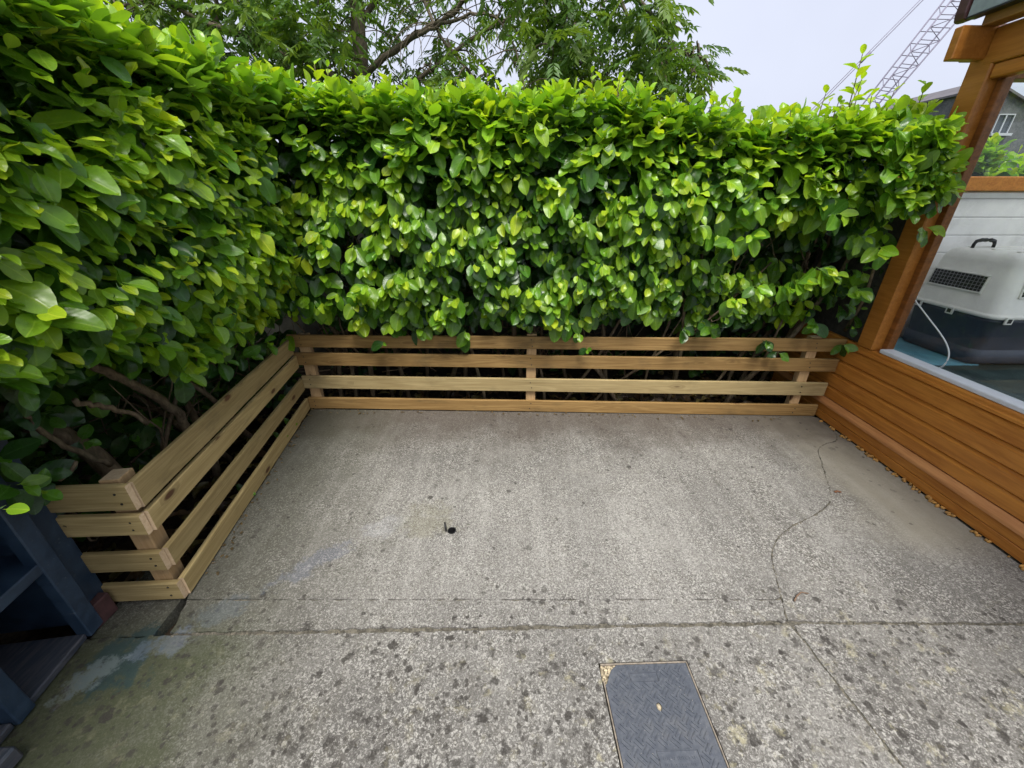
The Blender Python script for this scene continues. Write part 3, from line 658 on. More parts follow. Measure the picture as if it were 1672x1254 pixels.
tb = thing('potting_table', (2.9, 2.0, 0), 'dark green table inside the garden room under the pet carrier', 'table')
box('table_top', (2.34, .75, .415), (3.75, 2.955, .450), M_green, tb, .004)
for x, y in ((2.42, .82), (3.67, .82), (2.42, 2.88), (3.67, 2.88)): box('leg', (x - .025, y - .025, .021), (x + .025, y + .025, .4145), M_green, tb, .003)
mt = box('folded_mat', (2.36, 2.36, .4505), (3.05, 2.90, .458), M_teal, None, .002)
tag(mt, 'thin teal mat on the table inside the window', 'mat')

# pet carrier
pc = thing('pet_carrier', (3.3, 2.6, .459), 'pet carrier with off-white lid, wire vents and dark grey tub behind the window', 'pet carrier')
def rrect(x0, x1, y0, y1, r, z, n=5):
    P = []
    for cx, cy, a0 in ((x1 - r, y1 - r, 0), (x0 + r, y1 - r, 90), (x0 + r, y0 + r, 180), (x1 - r, y0 + r, 270)):
        for k in range(n + 1):
            a = R(a0 + 90 * k / n); P.append((cx + r * math.cos(a), cy + r * math.sin(a), z))
    return P
def loft(name, secs, mat, parent):      # secs: inset, corner radius, height
    bm = bmesh.new(); rings = [[bm.verts.new(p) for p in rrect(x0 + i_, x1 - i_, y0 + i_, y1 - i_, r_, z_)] for i_, r_, z_ in secs]
    for a, b_ in zip(rings, rings[1:]):
        n = len(a)
        for k in range(n): bm.faces.new((a[k], a[(k + 1) % n], b_[(k + 1) % n], b_[k]))
    bm.faces.new(rings[0][::-1]); bm.faces.new(rings[-1]); bmesh.ops.recalc_face_normals(bm, faces=bm.faces)
    me = bm_mesh(bm, name, True)
    o = mobj(name, me, mat, parent); return o
x0, x1, y0, y1 = 2.945, 3.70, 2.335, 2.895
loft('tub', [(.035, .05, .459), (.022, .06, .472), (.018, .06, .550), (.027, .06, .554), (.026, .06, .560), (.012, .06, .735), (.003, .06, .742), (.003, .06, .762)], M_tub, pc)
loft('lid', [(-.006, .06, .764), (-.009, .06, .770), (-.009, .06, .782), (.000, .06, .788), (.006, .06, .794), (.026, .06, 1.010), (.031, .06, 1.016), (.036, .06, 1.075), (.044, .06, 1.106), (.060, .055, 1.128), (.085, .05, 1.139), (.13, .04, 1.143)], M_lid, pc)
for k_ in (.25, .5, .75):                # moulded ribs across the top
    box('top_rib', (x0 + .11, y0 + (y1 - y0) * k_ - .012, 1.141), (x1 - .11, y0 + (y1 - y0) * k_ + .012, 1.149), M_lid, pc, .003)
def vent(parent, P, S, T, w, h, nx, ny):
    P, S, T = Vector(P), Vector(S).normalized(), Vector(T).normalized(); N = S.cross(T)
    Mv = Matrix(((S.x, T.x, N.x, P.x), (S.y, T.y, N.y, P.y), (S.z, T.z, N.z, P.z), (0, 0, 0, 1)))
    hole_ = mobj('vent', box_mesh((w, h, .006), .002), M_black, parent, Mv @ Matrix.Translation((0, 0, .0005)))
    for dx, dy, sx, sy in ((0, h / 2, w + .012, .010), (0, -h / 2, w + .012, .010), (-w / 2, 0, .010, h - .009), (w / 2, 0, .010, h - .009)):
        mobj('vent_frame', box_mesh((sx, sy, .010), .002), M_lid, hole_, Mv @ Matrix.Translation((dx, dy, .003)))
    for i in range(1, nx): mobj('vent_wire', box_mesh((.0026, h - .01, .0026), 0), M_wire, hole_, Mv @ Matrix.Translation((-w / 2 + w * i / nx, 0, .0065)))
    for j in range(1, ny): mobj('vent_wire', box_mesh((w - .01, .0026, .0026), 0), M_wire, hole_, Mv @ Matrix.Translation((0, -h / 2 + h * j / ny, .0090)))
    return hole_
vent(pc, (x0 + .0205, 2.655, .948), (0, -1, 0), (.020, 0, .216), .345, .104, 15, 5)
vent(pc, (3.30, y0 + .0205, .948), (1, 0, 0), (0, .020, .216), .50, .104, 22, 5)
for y in (2.80, 2.58):
    l_ = box('latch', (x0 - .019, y - .024, .738), (x0 - .0095, y + .024, .784), M_lid, pc, .002); box('latch_slot', (x0 - .0205, y - .012, .748), (x0 - .0192, y + .012, .773), M_black, l_, 0)
for x in (3.03, 3.30, 3.55):
    l_ = box('latch', (x - .024, y0 - .019, .738), (x + .024, y0 - .0095, .784), M_lid, pc, .002); box('latch_slot', (x - .012, y0 - .0205, .748), (x + .012, y0 - .0192, .773), M_black, l_, 0)
hc = Vector((3.115, 2.73, 1.143))
tube('handle', [hc + Vector(q) for q in ((-.068, .0, -.006), (-.067, 0, .022), (-.058, 0, .040), (-.03, 0, .046), (.0, 0, .046), (.03, 0, .046), (.058, 0, .040), (.067, 0, .022), (.068, 0, -.006))], [.009, .009, .011, .013, .013, .013, .011, .009, .009], M_black, pc)
cb_ = [(135, 435), (165, 485), (200, 530), (250, 596), (300, 660), (340, 720), (362, 770), (366, 815), (350, 855), (325, 880), (285, 898)]
tag(tube('white_cable', smooth_pts([at(1450 + a / 3.689, 360 + b_ / 3.689, x=2.345) for a, b_ in cb_], 3), .0036, M_cable), 'thin white cable hanging in a loop inside the window', 'cable')

# old foam beads along the foot of the garden room
bm = bmesh.new(); y = -.85; i = 0
while y < 2.41:
    l_ = random.uniform(.004, .016) * random.uniform(.5, 1.2); g_ = 0 if random.random() < .62 else random.uniform(.005, .09)
    pebble(bm, (2.209 + random.uniform(-.010, .006), y, .003 + random.uniform(-.002, .005)), (random.uniform(.004, .017), l_, random.uniform(.005, .014)), i * 1.3); y += l_ * 1.25 + g_; i += 1
tag(mobj('foam_beads', bm_mesh(bm, 'foam', True), M_foam), 'line of lumpy orange foam along the foot of the garden room', 'foam', kind='stuff')

# ------------------------------------------------------------------ navy shelf unit at the left
ud = Vector((-.147, .989)); ua = math.atan2(ud.y, ud.x) - R(90)
MU = Matrix.Translation((-1.53, .89, 0)) @ Matrix.Rotation(ua, 4, 'Z')
un = thing('shelf_unit', (-1.7, .6, 0), 'dark navy painted wooden shelf unit at the left edge', 'shelf unit')
def ub(name, lo, hi, mat=None, bev=.004): return box(name, lo, hi, mat or M_navy, un, bev, MU)
ub('stile', (-.045, .0, .002), (0, .058, .98))
ub('end_panel', (-.34, .059, .0), (-.030, .150, .95))
ub('stile', (-.045, -.268, .002), (0, -.214, .98)); ub('stile', (-.045, -.76, .002), (0, -.70, .98))
ub('divider', (-.34, -.262, .0), (-.046, -.222, .95)); ub('divider', (-.34, -.754, .0), (-.046, -.71, .95))
ub('shelf', (-.335, -.213, .335), (-.004, .0575, .375)); ub('shelf', (-.335, -.699, .335), (-.004, -.269, .375))
ub('shelf', (-.335, -.213, .66), (-.004, .0575, .70)); ub('shelf', (-.335, -.699, .66), (-.004, -.269, .70))
ub('base_board', (-.335, -.213, .0), (-.012, -.0005, .026), M_board); ub('base_board', (-.335, -.699, .0), (-.012, -.269, .026), M_board)
ub('back_panel', (-.365, -.77, .0), (-.341, .150, .95)); ub('top_board', (-.37, -.78, .951), (-.046, .155, .985))
wb = box('timber_offcut', (-.06, -.30, .0), (.02, -.05, .055), M_board, None, .006, MU @ Matrix.Translation((.07, -.30, .004)) @ Matrix.Rotation(R(-6), 4, 'Z'))
tag(wb, 'scuffed dark timber offcut lying at the foot of the blue shelf', 'offcut')
bk = box('brick', (-1.610, .926, -.010), (-1.541, 1.006, .088), M_brick, None, .004)
tag(bk, 'maroon brick wedged between the blue shelf and the short fence end', 'brick')

# ------------------------------------------------------------------ foliage machinery
class Leaves:
    def __init__(s): s.rows = []
    def add(s, base, d, n, L, Wd, fold, droop, wave, colr, key=0.): s.rows.append((base, d, n, L, Wd, fold, droop, wave, colr, key))
ST = [(-.16, .012), (0., .06), (.10, .42), (.26, .80), (.45, 1.), (.64, .93), (.81, .70), (.93, .42), (1., .07)]
CL = (-1., -.5, 0., .5, 1.)
TX = np.array([c_ * w_ for t_, w_ in ST for c_ in CL]); TY = np.array([t_ for t_, w_ in ST for c_ in CL]); TC = np.array([c_ for t_, w_ in ST for c_ in CL])
NC = len(CL); TF = np.array([(i * NC + j, i * NC + j + 1, (i + 1) * NC + j + 1, (i + 1) * NC + j) for i in range(len(ST) - 1) for j in range(NC - 1)])
def leaf_arrays(rows, to_local=False):
    k = len(rows)
    base = np.array([r[0] for r in rows], float); d = np.array([r[1] for r in rows], float); n = np.array([r[2] for r in rows], float)
    d /= np.linalg.norm(d, axis=1)[:, None] + 1e-9
    n -= d * np.sum(n * d, 1)[:, None]; n /= np.linalg.norm(n, axis=1)[:, None] + 1e-9
    x = np.cross(d, n)
    Ls = np.array([r[3] for r in rows])[:, None]; Ws = np.array([r[4] for r in rows])[:, None]
    fo = np.array([r[5] for r in rows])[:, None]; dr = np.array([r[6] for r in rows])[:, None]; wv = np.array([r[7] for r in rows])[:, None]
    ph = rng.uniform(0, 6.28, (k, 1)); asym = rng.uniform(-.10, .10, (k, 1))
    lx = TX[None, :] * Ws * .5 + asym * Ws * np.sin(np.clip(TY, 0, 1) * 3.14)[None, :]
    ly = TY[None, :] * Ls
    lz = Ls * (fo * np.abs(TX)[None, :] * .5 - dr * (np.clip(TY, 0, 1)[None, :] ** 2) + wv * np.sin(TY[None, :] * 7.5 + ph + TC[None, :] * .8) * np.abs(TX)[None, :])
    if to_local: return np.stack([lx, ly, lz], 2), base, d, n, x
    V = base[:, None, :] + x[:, None, :] * lx[..., None] + d[:, None, :] * ly[..., None] + n[:, None, :] * lz[..., None]
    return V, base, d, n, x
def raw_mesh(name, V, Fq, attrs, smooth=True):
    me = bpy.data.meshes.new(name); nv = len(V); nf = len(Fq); fs = Fq.shape[1]
    me.vertices.add(nv); me.vertices.foreach_set('co', np.ascontiguousarray(V, np.float32).ravel())
    me.loops.add(nf * fs); me.loops.foreach_set('vertex_index', np.ascontiguousarray(Fq, np.int32).ravel())
    me.polygons.add(nf); me.polygons.foreach_set('loop_start', np.arange(0, nf * fs, fs, dtype=np.int32))
    try: me.polygons.foreach_set('loop_total', np.full(nf, fs, np.int32))
    except Exception: pass
    me.polygons.foreach_set('use_smooth', np.full(nf, smooth, bool)); me.update(calc_edges=True)
    for nm, arr in attrs.items():
        if arr.ndim == 2:
            a = me.attributes.new(nm, 'FLOAT_COLOR', 'POINT'); a.data.foreach_set('color', np.ascontiguousarray(arr, np.float32).ravel())
        else:
            a = me.attributes.new(nm, 'FLOAT', 'POINT'); a.data.foreach_set('value', np.ascontiguousarray(arr, np.float32))
    return me
def leaves_mesh(name, rows):
    V, *_ = leaf_arrays(rows); k = len(rows); nt_ = len(TX)
    Fq = (TF[None] + (np.arange(k) * nt_)[:, None, None]).reshape(-1, 4)
    cc = np.array([tuple(r[8]) + (1.,) for r in rows]); cc = np.repeat(cc, nt_, 0)
    return raw_mesh(name, V.reshape(-1, 3), Fq, {'leafcol': cc, 'lx': np.tile(TX, k), 'ly': np.tile(TY, k)})
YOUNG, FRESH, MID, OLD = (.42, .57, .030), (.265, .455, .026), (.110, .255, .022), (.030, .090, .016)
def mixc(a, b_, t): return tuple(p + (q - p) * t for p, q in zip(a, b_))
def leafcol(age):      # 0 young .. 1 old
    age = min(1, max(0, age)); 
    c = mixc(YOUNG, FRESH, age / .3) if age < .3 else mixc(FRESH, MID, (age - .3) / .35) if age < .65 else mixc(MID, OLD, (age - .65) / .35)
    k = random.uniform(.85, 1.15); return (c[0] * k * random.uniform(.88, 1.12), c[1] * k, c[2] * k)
UP = Vector((0, 0, 1))
def shoot(LV, tip, s, n, size, age0, grav, out, key, spread=.85, step=.017, bias=None, wr=(.58, .74)):
    """a rosette of leaves round the end of a twig; youngest at the tip"""
    s = s.normalized(); e1 = s.orthogonal().normalized(); e2 = s.cross(e1); ph = random.uniform(0, 6.28)
    for i in range(n):
        f = i / max(1, n - 1)
        ph += 2.4 + random.uniform(-.3, .3); rad = e1 * math.cos(ph) + e2 * math.sin(ph)
        d = rad * spread * (.45 + .6 * f) + s * (.85 - .6 * f) - UP * grav * (.4 + .8 * f) + Vector((random.gauss(0, .14), random.gauss(0, .14), random.gauss(0, .14)))
        if bias is not None: d = d.normalized() * .75 + bias
        nr = s * .70 + UP * .75 + out * .35 - rad * .25 + Vector((random.gauss(0, .2), random.gauss(0, .2), random.gauss(0, .2)))
        Lf = size * (.58 + .48 * min(1, f * 1.6)) * random.uniform(.78, 1.18)
        LV.add(tip - s * step * i + rad * .006, d, nr, Lf, Lf * random.uniform(*wr), random.uniform(.02, .38), random.uniform(-.06, .32), random.uniform(0, .13), leafcol(age0 + .50 * f + random.gauss(0, .09)), key)
def nz(a, b_, c_=0.): return mnoise.noise(Vector((a, b_, c_)))
def interp(tab, x):
    if x <= tab[0][0]: return tab[0][1]
    for (a, p), (b_, q) in zip(tab, tab[1:]):
        if x <= b_: return p + (q - p) * (x - a) / (b_ - a)
    return tab[-1][1]

# ------------------------------------------------------------------ back hedge
TOPB = [(-1.7, 1.95), (-1.07, 1.90), (-.76, 1.86), (-.1, 1.85), (.5, 1.85), (.85, 1.83), (1.15, 1.78), (1.5, 1.755), (1.84, 1.79), (2.2, 1.80), (2.45, 1.66), (3.6, 1.72)]
BOTB = [(-1.7, .76), (-1.2, .76), (-.93, .68), (-.54, .64), (-.14, .72), (.25, .71), (.65, .69), (1.03, .72), (1.45, .63), (1.88, .60), (2.15, .84), (2.3, 1.0), (3.6, 1.0)]
def back_y(x, z):
    zt = interp(TOPB, x)
    y = 2.36 + .09 * nz(x * 1.6, z * 1.9, 1) + .06 * nz(x * 4.5, z * 4.5, 2)
    y += .40 * max(0, .95 - z) ** 1.2 + .35 * max(0, z - (zt - .22)) ** 1.4
    if z < 1.42: y += .24 * math.exp(-((x - 1.7) / .5) ** 2) * min(1, (1.42 - z) / .12)
    if x > 2.18: y = max(y, 2.56 + .10 * nz(x * 3, z * 3, 4)) if z < 1.62 else max(y, 2.42 + .55 * max(0, x - 2.32))
    return y
def back_dens(x, z):
    d = 1.
    zb = interp(BOTB, x); d *= min(1, max(.02, (z - zb) / .10 + .15)) if z < zb + .09 else 1
    hole_ = 1.3 * math.exp(-(((x - 1.55) / .28) ** 2 + ((z - 1.18) / .15) ** 2)) + .9 * math.exp(-(((x - 2.0) / .16) ** 2 + ((z - 1.12) / .13) ** 2)) + .8 * math.exp(-(((x + 1.16) / .16) ** 2 + ((z - .98) / .20) ** 2))
    d *= max(.04, 1 - 1.25 * hole_)
    d *= max(.12, .68 + .7 * nz(x * 3.7, z * 3.7, 6))
    return d
LB = Leaves()
cnt = 0
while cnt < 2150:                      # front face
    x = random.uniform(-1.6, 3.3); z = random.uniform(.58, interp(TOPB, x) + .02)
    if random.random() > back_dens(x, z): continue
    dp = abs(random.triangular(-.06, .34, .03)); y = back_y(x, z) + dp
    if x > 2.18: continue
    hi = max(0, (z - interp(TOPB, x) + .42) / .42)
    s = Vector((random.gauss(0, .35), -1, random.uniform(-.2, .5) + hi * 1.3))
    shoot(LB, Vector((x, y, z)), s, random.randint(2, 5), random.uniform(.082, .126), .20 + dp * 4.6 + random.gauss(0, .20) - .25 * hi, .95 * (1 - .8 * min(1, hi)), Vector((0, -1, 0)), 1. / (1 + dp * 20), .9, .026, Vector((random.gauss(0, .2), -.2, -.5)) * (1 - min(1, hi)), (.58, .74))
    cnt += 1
for i in range(950):                   # flat clipped top with upright fresh shoots
    x = random.uniform(-1.6, 3.4); q = random.random() ** 1.3; y = 2.38 + .95 * q
    if x > 2.12: y = random.uniform(3.10, 3.6)
    z = interp(TOPB, x) + .05 * nz(x * 3, y * 3, 8) + random.uniform(-.07, .04) + .05 * (q < .3) + .0 * q
    s = Vector((random.gauss(0, .3), random.gauss(-.15, .3), 1))
    shoot(LB, Vector((x, y, z)), s, random.randint(5, 8), .092, random.uniform(.0, .28), .06, Vector((0, -.4, .4)), .9, .8, .016)
sprouts = [(x_, 2.5 + random.random() * .5, interp(TOPB, x_), random.uniform(.08, .2)) for x_ in [random.uniform(-1.4, 2.1) for _ in range(70)]]
sprouts += [(1.80, 2.52, 1.80, .30), (1.78, 2.54, 1.80, .2), (2.16, 2.52, 1.80, .17), (1.98, 2.6, 1.80, .14), (.45, 2.55, 1.86, .17), (.56, 2.6, 1.86, .14), (-.12, 2.6, 1.86, .18)]
stemB = bmesh.new()
for x, y, z, h in sprouts:
    tipv = Vector((x + random.uniform(-.04, .06), y, z + h)); b0 = Vector((x, y, z - .08)); s = (tipv - b0).normalized()
    tube_into(stemB, [b0, b0.lerp(tipv, .5) + Vector((random.uniform(-.008, .008), 0, 0)), tipv], [.0035, .0028, .0018], 5)
    m_ = max(3, int(h / .032)); ph = random.random() * 6
    for i in range(m_):
        p = tipv.lerp(b0, i / m_ * h / (h + .08)); ph += 2.4; rad = Vector((math.cos(ph), math.sin(ph), 0))
        Lf = (.045 + .035 * min(1, i / 3)) * random.uniform(.8, 1.2)
        LB.add(p, rad * .75 + UP * (.75 - .1 * i), UP * .8 - rad * .4 + s * .2, Lf, Lf * .58, .3, random.uniform(0, .25), .05, leafcol(random.uniform(0, .3)), .5)
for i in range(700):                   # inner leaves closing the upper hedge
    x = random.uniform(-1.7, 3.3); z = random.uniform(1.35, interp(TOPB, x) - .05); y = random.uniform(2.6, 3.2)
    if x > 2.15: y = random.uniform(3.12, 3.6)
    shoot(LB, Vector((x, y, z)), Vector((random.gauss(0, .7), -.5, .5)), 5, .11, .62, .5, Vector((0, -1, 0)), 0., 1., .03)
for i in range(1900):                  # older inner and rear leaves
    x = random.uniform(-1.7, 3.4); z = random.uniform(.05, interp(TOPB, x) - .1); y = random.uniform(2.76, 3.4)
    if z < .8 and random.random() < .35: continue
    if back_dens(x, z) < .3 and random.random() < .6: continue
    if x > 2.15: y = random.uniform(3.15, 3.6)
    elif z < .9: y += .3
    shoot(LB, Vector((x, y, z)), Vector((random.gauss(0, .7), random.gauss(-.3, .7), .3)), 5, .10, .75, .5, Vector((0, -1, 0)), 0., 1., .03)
# hanging sprays in front of the top board, and the lit spray by the dark hollow
for u, v, y, sz, n_, a0 in [(945, 545, 2.44, .075, 4, .35), (960, 570, 2.45, .06, 3, .5), (625, 560, 2.46, .085, 2, .6), (720, 520, 2.40, .10, 6, .25), (740, 490, 2.38, .1, 6, .2), (1255, 560, 2.42, .08, 5, .7), (1275, 578, 2.42, .07, 3, .7), (1330, 530, 2.40, .09, 5, .45), (1380, 565, 2.40, .09, 4, .55), (1320, 460, 2.30, .10, 7, .15), (1350, 440, 2.28, .10, 6, .1), (1365, 450, 2.28, .10, 6, .25), (1290, 470, 2.32, .10, 6, .3), (1240, 470, 2.30, .10, 6, .2), (1205, 490, 2.30, .10, 7, .15), (1415, 385, 2.26, .11, 6, .2), (1440, 405, 2.22, .13, 4, .12), (1405, 475, 2.30, .10, 5, .35), (1390, 500, 2.34, .09, 5, .5), (1230, 385, 2.3, .1, 5, .2), (1200, 395, 2.3, .1, 5, .3), (1520, 372, 2.19, .10, 4, .12), (1375, 350, 2.25, .1, 5, .3), (1120, 540, 2.42, .08, 4, .6), (1160, 535, 2.42, .09, 4, .5), (880, 490, 2.36, .1, 5, .3), (590, 470, 2.3, .1, 6, .15), (660, 460, 2.3, .1, 6, .2)]:
    shoot(LB, at(u, v, y=y), Vector((random.gauss(0, .3), -1, .15)), n_, sz, a0, .85, Vector((0, -1, 0)), .8)

for i in range(150):                   # leaves crowding round the corner post
    u = random.uniform(1470, 1556); v = random.uniform(165, 345)
    if v > 330 - (u - 1500) * .15 + random.uniform(-20, 15) or v < 205 - (u - 1470) * .1: continue
    yy = random.uniform(2.12, 2.26); P_ = at(u, v, y=yy)
    shoot(LB, P_, Vector((random.gauss(.25, .35), -1, random.uniform(.1, .6))), random.randint(3, 5), .088, random.uniform(.05, .4), .45, Vector((0, -1, 0)), .7)
for i in range(130):                   # hedge top seen through the far glazing
    shoot(LB, Vector((random.uniform(2.9, 4.9), random.uniform(3.15, 3.6), random.uniform(1.42, 1.74))), Vector((random.gauss(0, .4), -.5, 1)), random.randint(4, 7), .10, random.uniform(0, .35), .1, Vector((0, -.5, .5)), .4)
for u, v in [(1410, 440), (1432, 470), (1405, 505), (1425, 520), (1395, 535), (1445, 455), (1460, 430), (1415, 550), (1400, 470), (1440, 500), (1470, 400), (1380, 480)]:
    shoot(LB, at(u, v, y=random.uniform(2.38, 2.46)), Vector((random.gauss(0, .3), -1, .2)), random.randint(2, 5), random.uniform(.06, .095), random.uniform(.4, .85), .8, Vector((0, -1, 0)), .3, .9, .03)
hb = thing('hedge', (.8, 2.9, 0), 'thick bright green broadleaf hedge across the back behind the brown fence', 'hedge', 'broadleaf hedges round the patio')
hl = thing('hedge', (-1.9, 1.4, 0), 'near broadleaf hedge with large leaves along the left side', 'hedge', 'broadleaf hedges round the patio')
def clampv(p):         # wood stays inside the hedge
    if p.x < -1.45 and p.y < 2.45: return Vector((min(p.x, -1.56), p.y, min(p.z, 1.72)))
    return Vector((min(p.x, 2.2), max(p.y, 2.64), min(p.z, 1.70)))
def stem_mesh(bm, p0, dirv, ln, r0, kinks=7, fork=2, seed=0):
    pts = [Vector(p0)]; d = Vector(dirv).normalized(); rd_ = [r0]
    for i in range(kinks):
        d = (d + Vector((random.gauss(0, .13), random.gauss(0, .10), random.gauss(.03, .05)))).normalized()
        pts.append(clampv(pts[-1] + d * ln / kinks)); rd_.append(r0 * (1 - .55 * (i + 1) / kinks))
    tube_into(bm, pts, rd_, 7)
    for f in range(fork):
        k = random.randint(2, kinks - 1); dd = (d + Vector((random.uniform(-.9, .9), random.uniform(-.7, .3), .3))).normalized(); q = pts[k]; pp_ = [q]
        for i in range(5):
            dd = (dd + Vector((random.gauss(0, .18), random.gauss(0, .15), .06))).normalized(); pp_.append(clampv(pp_[-1] + dd * ln * .09))
        tube_into(bm, pp_, [rd_[k] * .55 * (1 - .13 * i) for i in range(6)], 5)
xs = -1.55; 
while xs < 2.16:
    bm = bmesh.new(); stem_mesh(bm, (xs, random.uniform(2.66, 2.95), -.08), (random.gauss(.05, .22), random.gauss(-.05, .1), 1), random.uniform(1.3, 1.75), random.uniform(.011, .024), 8, 3)
    mobj('stem', bm_mesh(bm, 'stem', True), M_bark, hb); xs += random.uniform(.08, .19)
tw = stemB
for i in range(420):
    x = random.uniform(-1.6, 2.0); z = random.uniform(.25, 1.6); y = random.uniform(2.66, 3.1); p = Vector((x, y, z)); d = Vector((random.gauss(0, .8), random.gauss(-.3, .5), random.gauss(.6, .5))).normalized(); pts = [p]
    for k in range(4):
        d = (d + Vector((random.gauss(0, .25), random.gauss(0, .25), random.gauss(.05, .2)))).normalized(); pts.append(clampv(pts[-1] + d * random.uniform(.05, .10)))
    tube_into(tw, pts, [.0045, .004, .0034, .0028, .002], 4, False)
for pts, r0 in (([at(1380, 540, y=2.55), at(1410, 490, y=2.45), at(1425, 445, y=2.36), at(1437, 420, y=2.28)], .011), ([at(1450, 410, y=2.27), at(1440, 418, y=2.25)], .004)):
    tube_into(tw, smooth_pts(pts, 3), [r0 * (1 - .05 * i) for i in range(3 * (len(pts) - 1) + 1)], 6)
tag(mobj('twigs', bm_mesh(tw, 'twigs', True), M_bark, hb), kind='stuff')

# ------------------------------------------------------------------ left hedge
TOPL = [(-.6, 1.86), (.9, 1.86), (1.2, 1.875), (1.75, 1.88), (2.1, 1.90), (2.6, 1.92)]
BOTL = [(-.6, .90), (.7, .90), (.86, .92), (1.02, .98), (1.18, 1.02), (1.34, .92), (1.5, .81), (1.75, .74), (2.15, .70), (2.6, .72)]
def left_x(y, z):
    zt = interp(TOPL, y)
    x = -1.17 + .07 * nz(y * 1.7, z * 1.9, 21) + .05 * nz(y * 5, z * 5, 22) - .10 * max(0, y - 1.7)
    x -= .80 * max(0, 1.18 - z) ** 1.1 + .4 * max(0, z - (zt - .2)) ** 1.4
    return x
def left_dens(y, z):
    zb = interp(BOTL, y); d = 1. if z > zb + .06 else max(.0, (z - zb) / .09 + .3)
    d *= max(.12, .7 + .7 * nz(y * 3.7, z * 3.7, 26)); return d
LL = Leaves(); cnt = 0
while cnt < 1700:
    y = random.uniform(-.35, 2.45); z = random.uniform(.6, interp(TOPL, y) + .02)
    if random.random() > left_dens(y, z): continue
    dp = abs(random.triangular(-.06, .34, .03)); x = left_x(y, z) - dp
    if y > 2.2 and x > -1.05: continue
    hi = max(0, (z - interp(TOPL, y) + .42) / .42)
    s = Vector((1, random.gauss(-.25, .35), random.uniform(-.15, .45) + hi * 1.3))
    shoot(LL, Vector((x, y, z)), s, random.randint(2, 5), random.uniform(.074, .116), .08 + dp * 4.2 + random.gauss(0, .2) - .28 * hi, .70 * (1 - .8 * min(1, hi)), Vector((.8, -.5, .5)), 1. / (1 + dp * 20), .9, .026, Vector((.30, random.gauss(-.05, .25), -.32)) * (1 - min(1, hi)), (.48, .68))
    cnt += 1
for i in range(760):
    y = random.uniform(-.3, 3.1); q = random.random() ** 1.3; x = -1.17 - .95 * q
    z = interp(TOPL, y) + .05 * nz(x * 3, y * 3, 28) + random.uniform(-.07, .04) + .04 * (q < .4)
    s = Vector((random.gauss(.15, .3), random.gauss(-.05, .3), 1))
    shoot(LL, Vector((x, y, z)), s, random.randint(5, 8), .098, random.uniform(.0, .28), .06, Vector((.4, 0, .4)), .9, .8, .017)
stemL = bmesh.new()
for i in range(46):
    y = random.uniform(.6, 2.6); x = -1.28 - random.random() * .5; z = interp(TOPL, y); h = random.uniform(.05, .17)
    tipv = Vector((x, y + random.uniform(-.04, .04), z + h)); b0 = Vector((x, y, z - .08)); tube_into(stemL, [b0, b0.lerp(tipv, .5), tipv], [.0035, .0028, .0018], 5); ph = random.random() * 6
    for k in range(max(3, int(h / .03))):
        p = tipv.lerp(b0, k * .032 / (h + .08)); ph += 2.4; rad = Vector((math.cos(ph), math.sin(ph), 0)); Lf = (.05 + .035 * min(1, k / 3)) * random.uniform(.8, 1.2)
        LL.add(p, rad * .75 + UP * (.75 - .1 * k), UP * .8 - rad * .4, Lf, Lf * .58, .3, random.uniform(0, .25), .05, leafcol(random.uniform(0, .3)), .5)
for i in range(1150):
    y = random.uniform(-.4, 2.7); z = random.uniform(.1, interp(TOPL, y) - .1); x = random.uniform(-2.4, -1.60)
    if z < .95: x -= .22
    if z < 1.0 and y < 1.12: continue
    shoot(LL, Vector((x, y, z)), Vector((.4, random.gauss(0, .7), random.gauss(.2, .5))), 5, .105, .78, .5, Vector((1, 0, 0)), 0., 1., .03)
# the hollow at the foot: big shaded leaves and hanging sprigs
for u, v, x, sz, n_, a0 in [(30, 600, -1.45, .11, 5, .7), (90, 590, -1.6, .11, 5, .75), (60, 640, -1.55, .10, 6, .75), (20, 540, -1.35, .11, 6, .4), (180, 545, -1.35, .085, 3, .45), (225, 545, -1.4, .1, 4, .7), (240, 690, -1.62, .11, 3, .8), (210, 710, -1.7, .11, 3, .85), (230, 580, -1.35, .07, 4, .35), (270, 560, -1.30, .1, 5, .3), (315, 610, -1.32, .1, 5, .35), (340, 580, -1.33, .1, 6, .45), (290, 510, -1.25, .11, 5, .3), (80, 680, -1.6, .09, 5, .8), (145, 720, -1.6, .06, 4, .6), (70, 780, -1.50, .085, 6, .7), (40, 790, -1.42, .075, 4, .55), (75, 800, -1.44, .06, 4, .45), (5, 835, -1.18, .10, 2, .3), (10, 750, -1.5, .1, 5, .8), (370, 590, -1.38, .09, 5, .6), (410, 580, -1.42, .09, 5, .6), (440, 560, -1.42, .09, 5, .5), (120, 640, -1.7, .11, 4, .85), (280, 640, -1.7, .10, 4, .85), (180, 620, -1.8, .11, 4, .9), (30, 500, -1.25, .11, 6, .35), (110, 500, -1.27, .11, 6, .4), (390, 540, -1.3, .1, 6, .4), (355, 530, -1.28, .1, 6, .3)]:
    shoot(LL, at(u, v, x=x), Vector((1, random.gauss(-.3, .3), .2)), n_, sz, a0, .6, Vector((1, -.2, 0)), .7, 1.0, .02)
for i in range(420):                   # closing the upper left hedge
    y_ = random.uniform(-.3, 2.5); shoot(LL, Vector((random.uniform(-1.95, -1.42), y_, random.uniform(1.25, interp(TOPL, y_) - .06))), Vector((.6, random.gauss(0, .6), .4)), 5, .10, .62, .5, Vector((1, 0, 0)), 0., 1., .03)
for i in range(170):                   # the closed corner between the two hedges
    shoot(LL, Vector((random.uniform(-2.4, -1.62), random.uniform(2.25, 3.0), random.uniform(.1, 1.5))), Vector((.5, -.5, .3)), 5, .105, .75, .5, Vector((.7, -.7, 0)), 0., 1., .03)
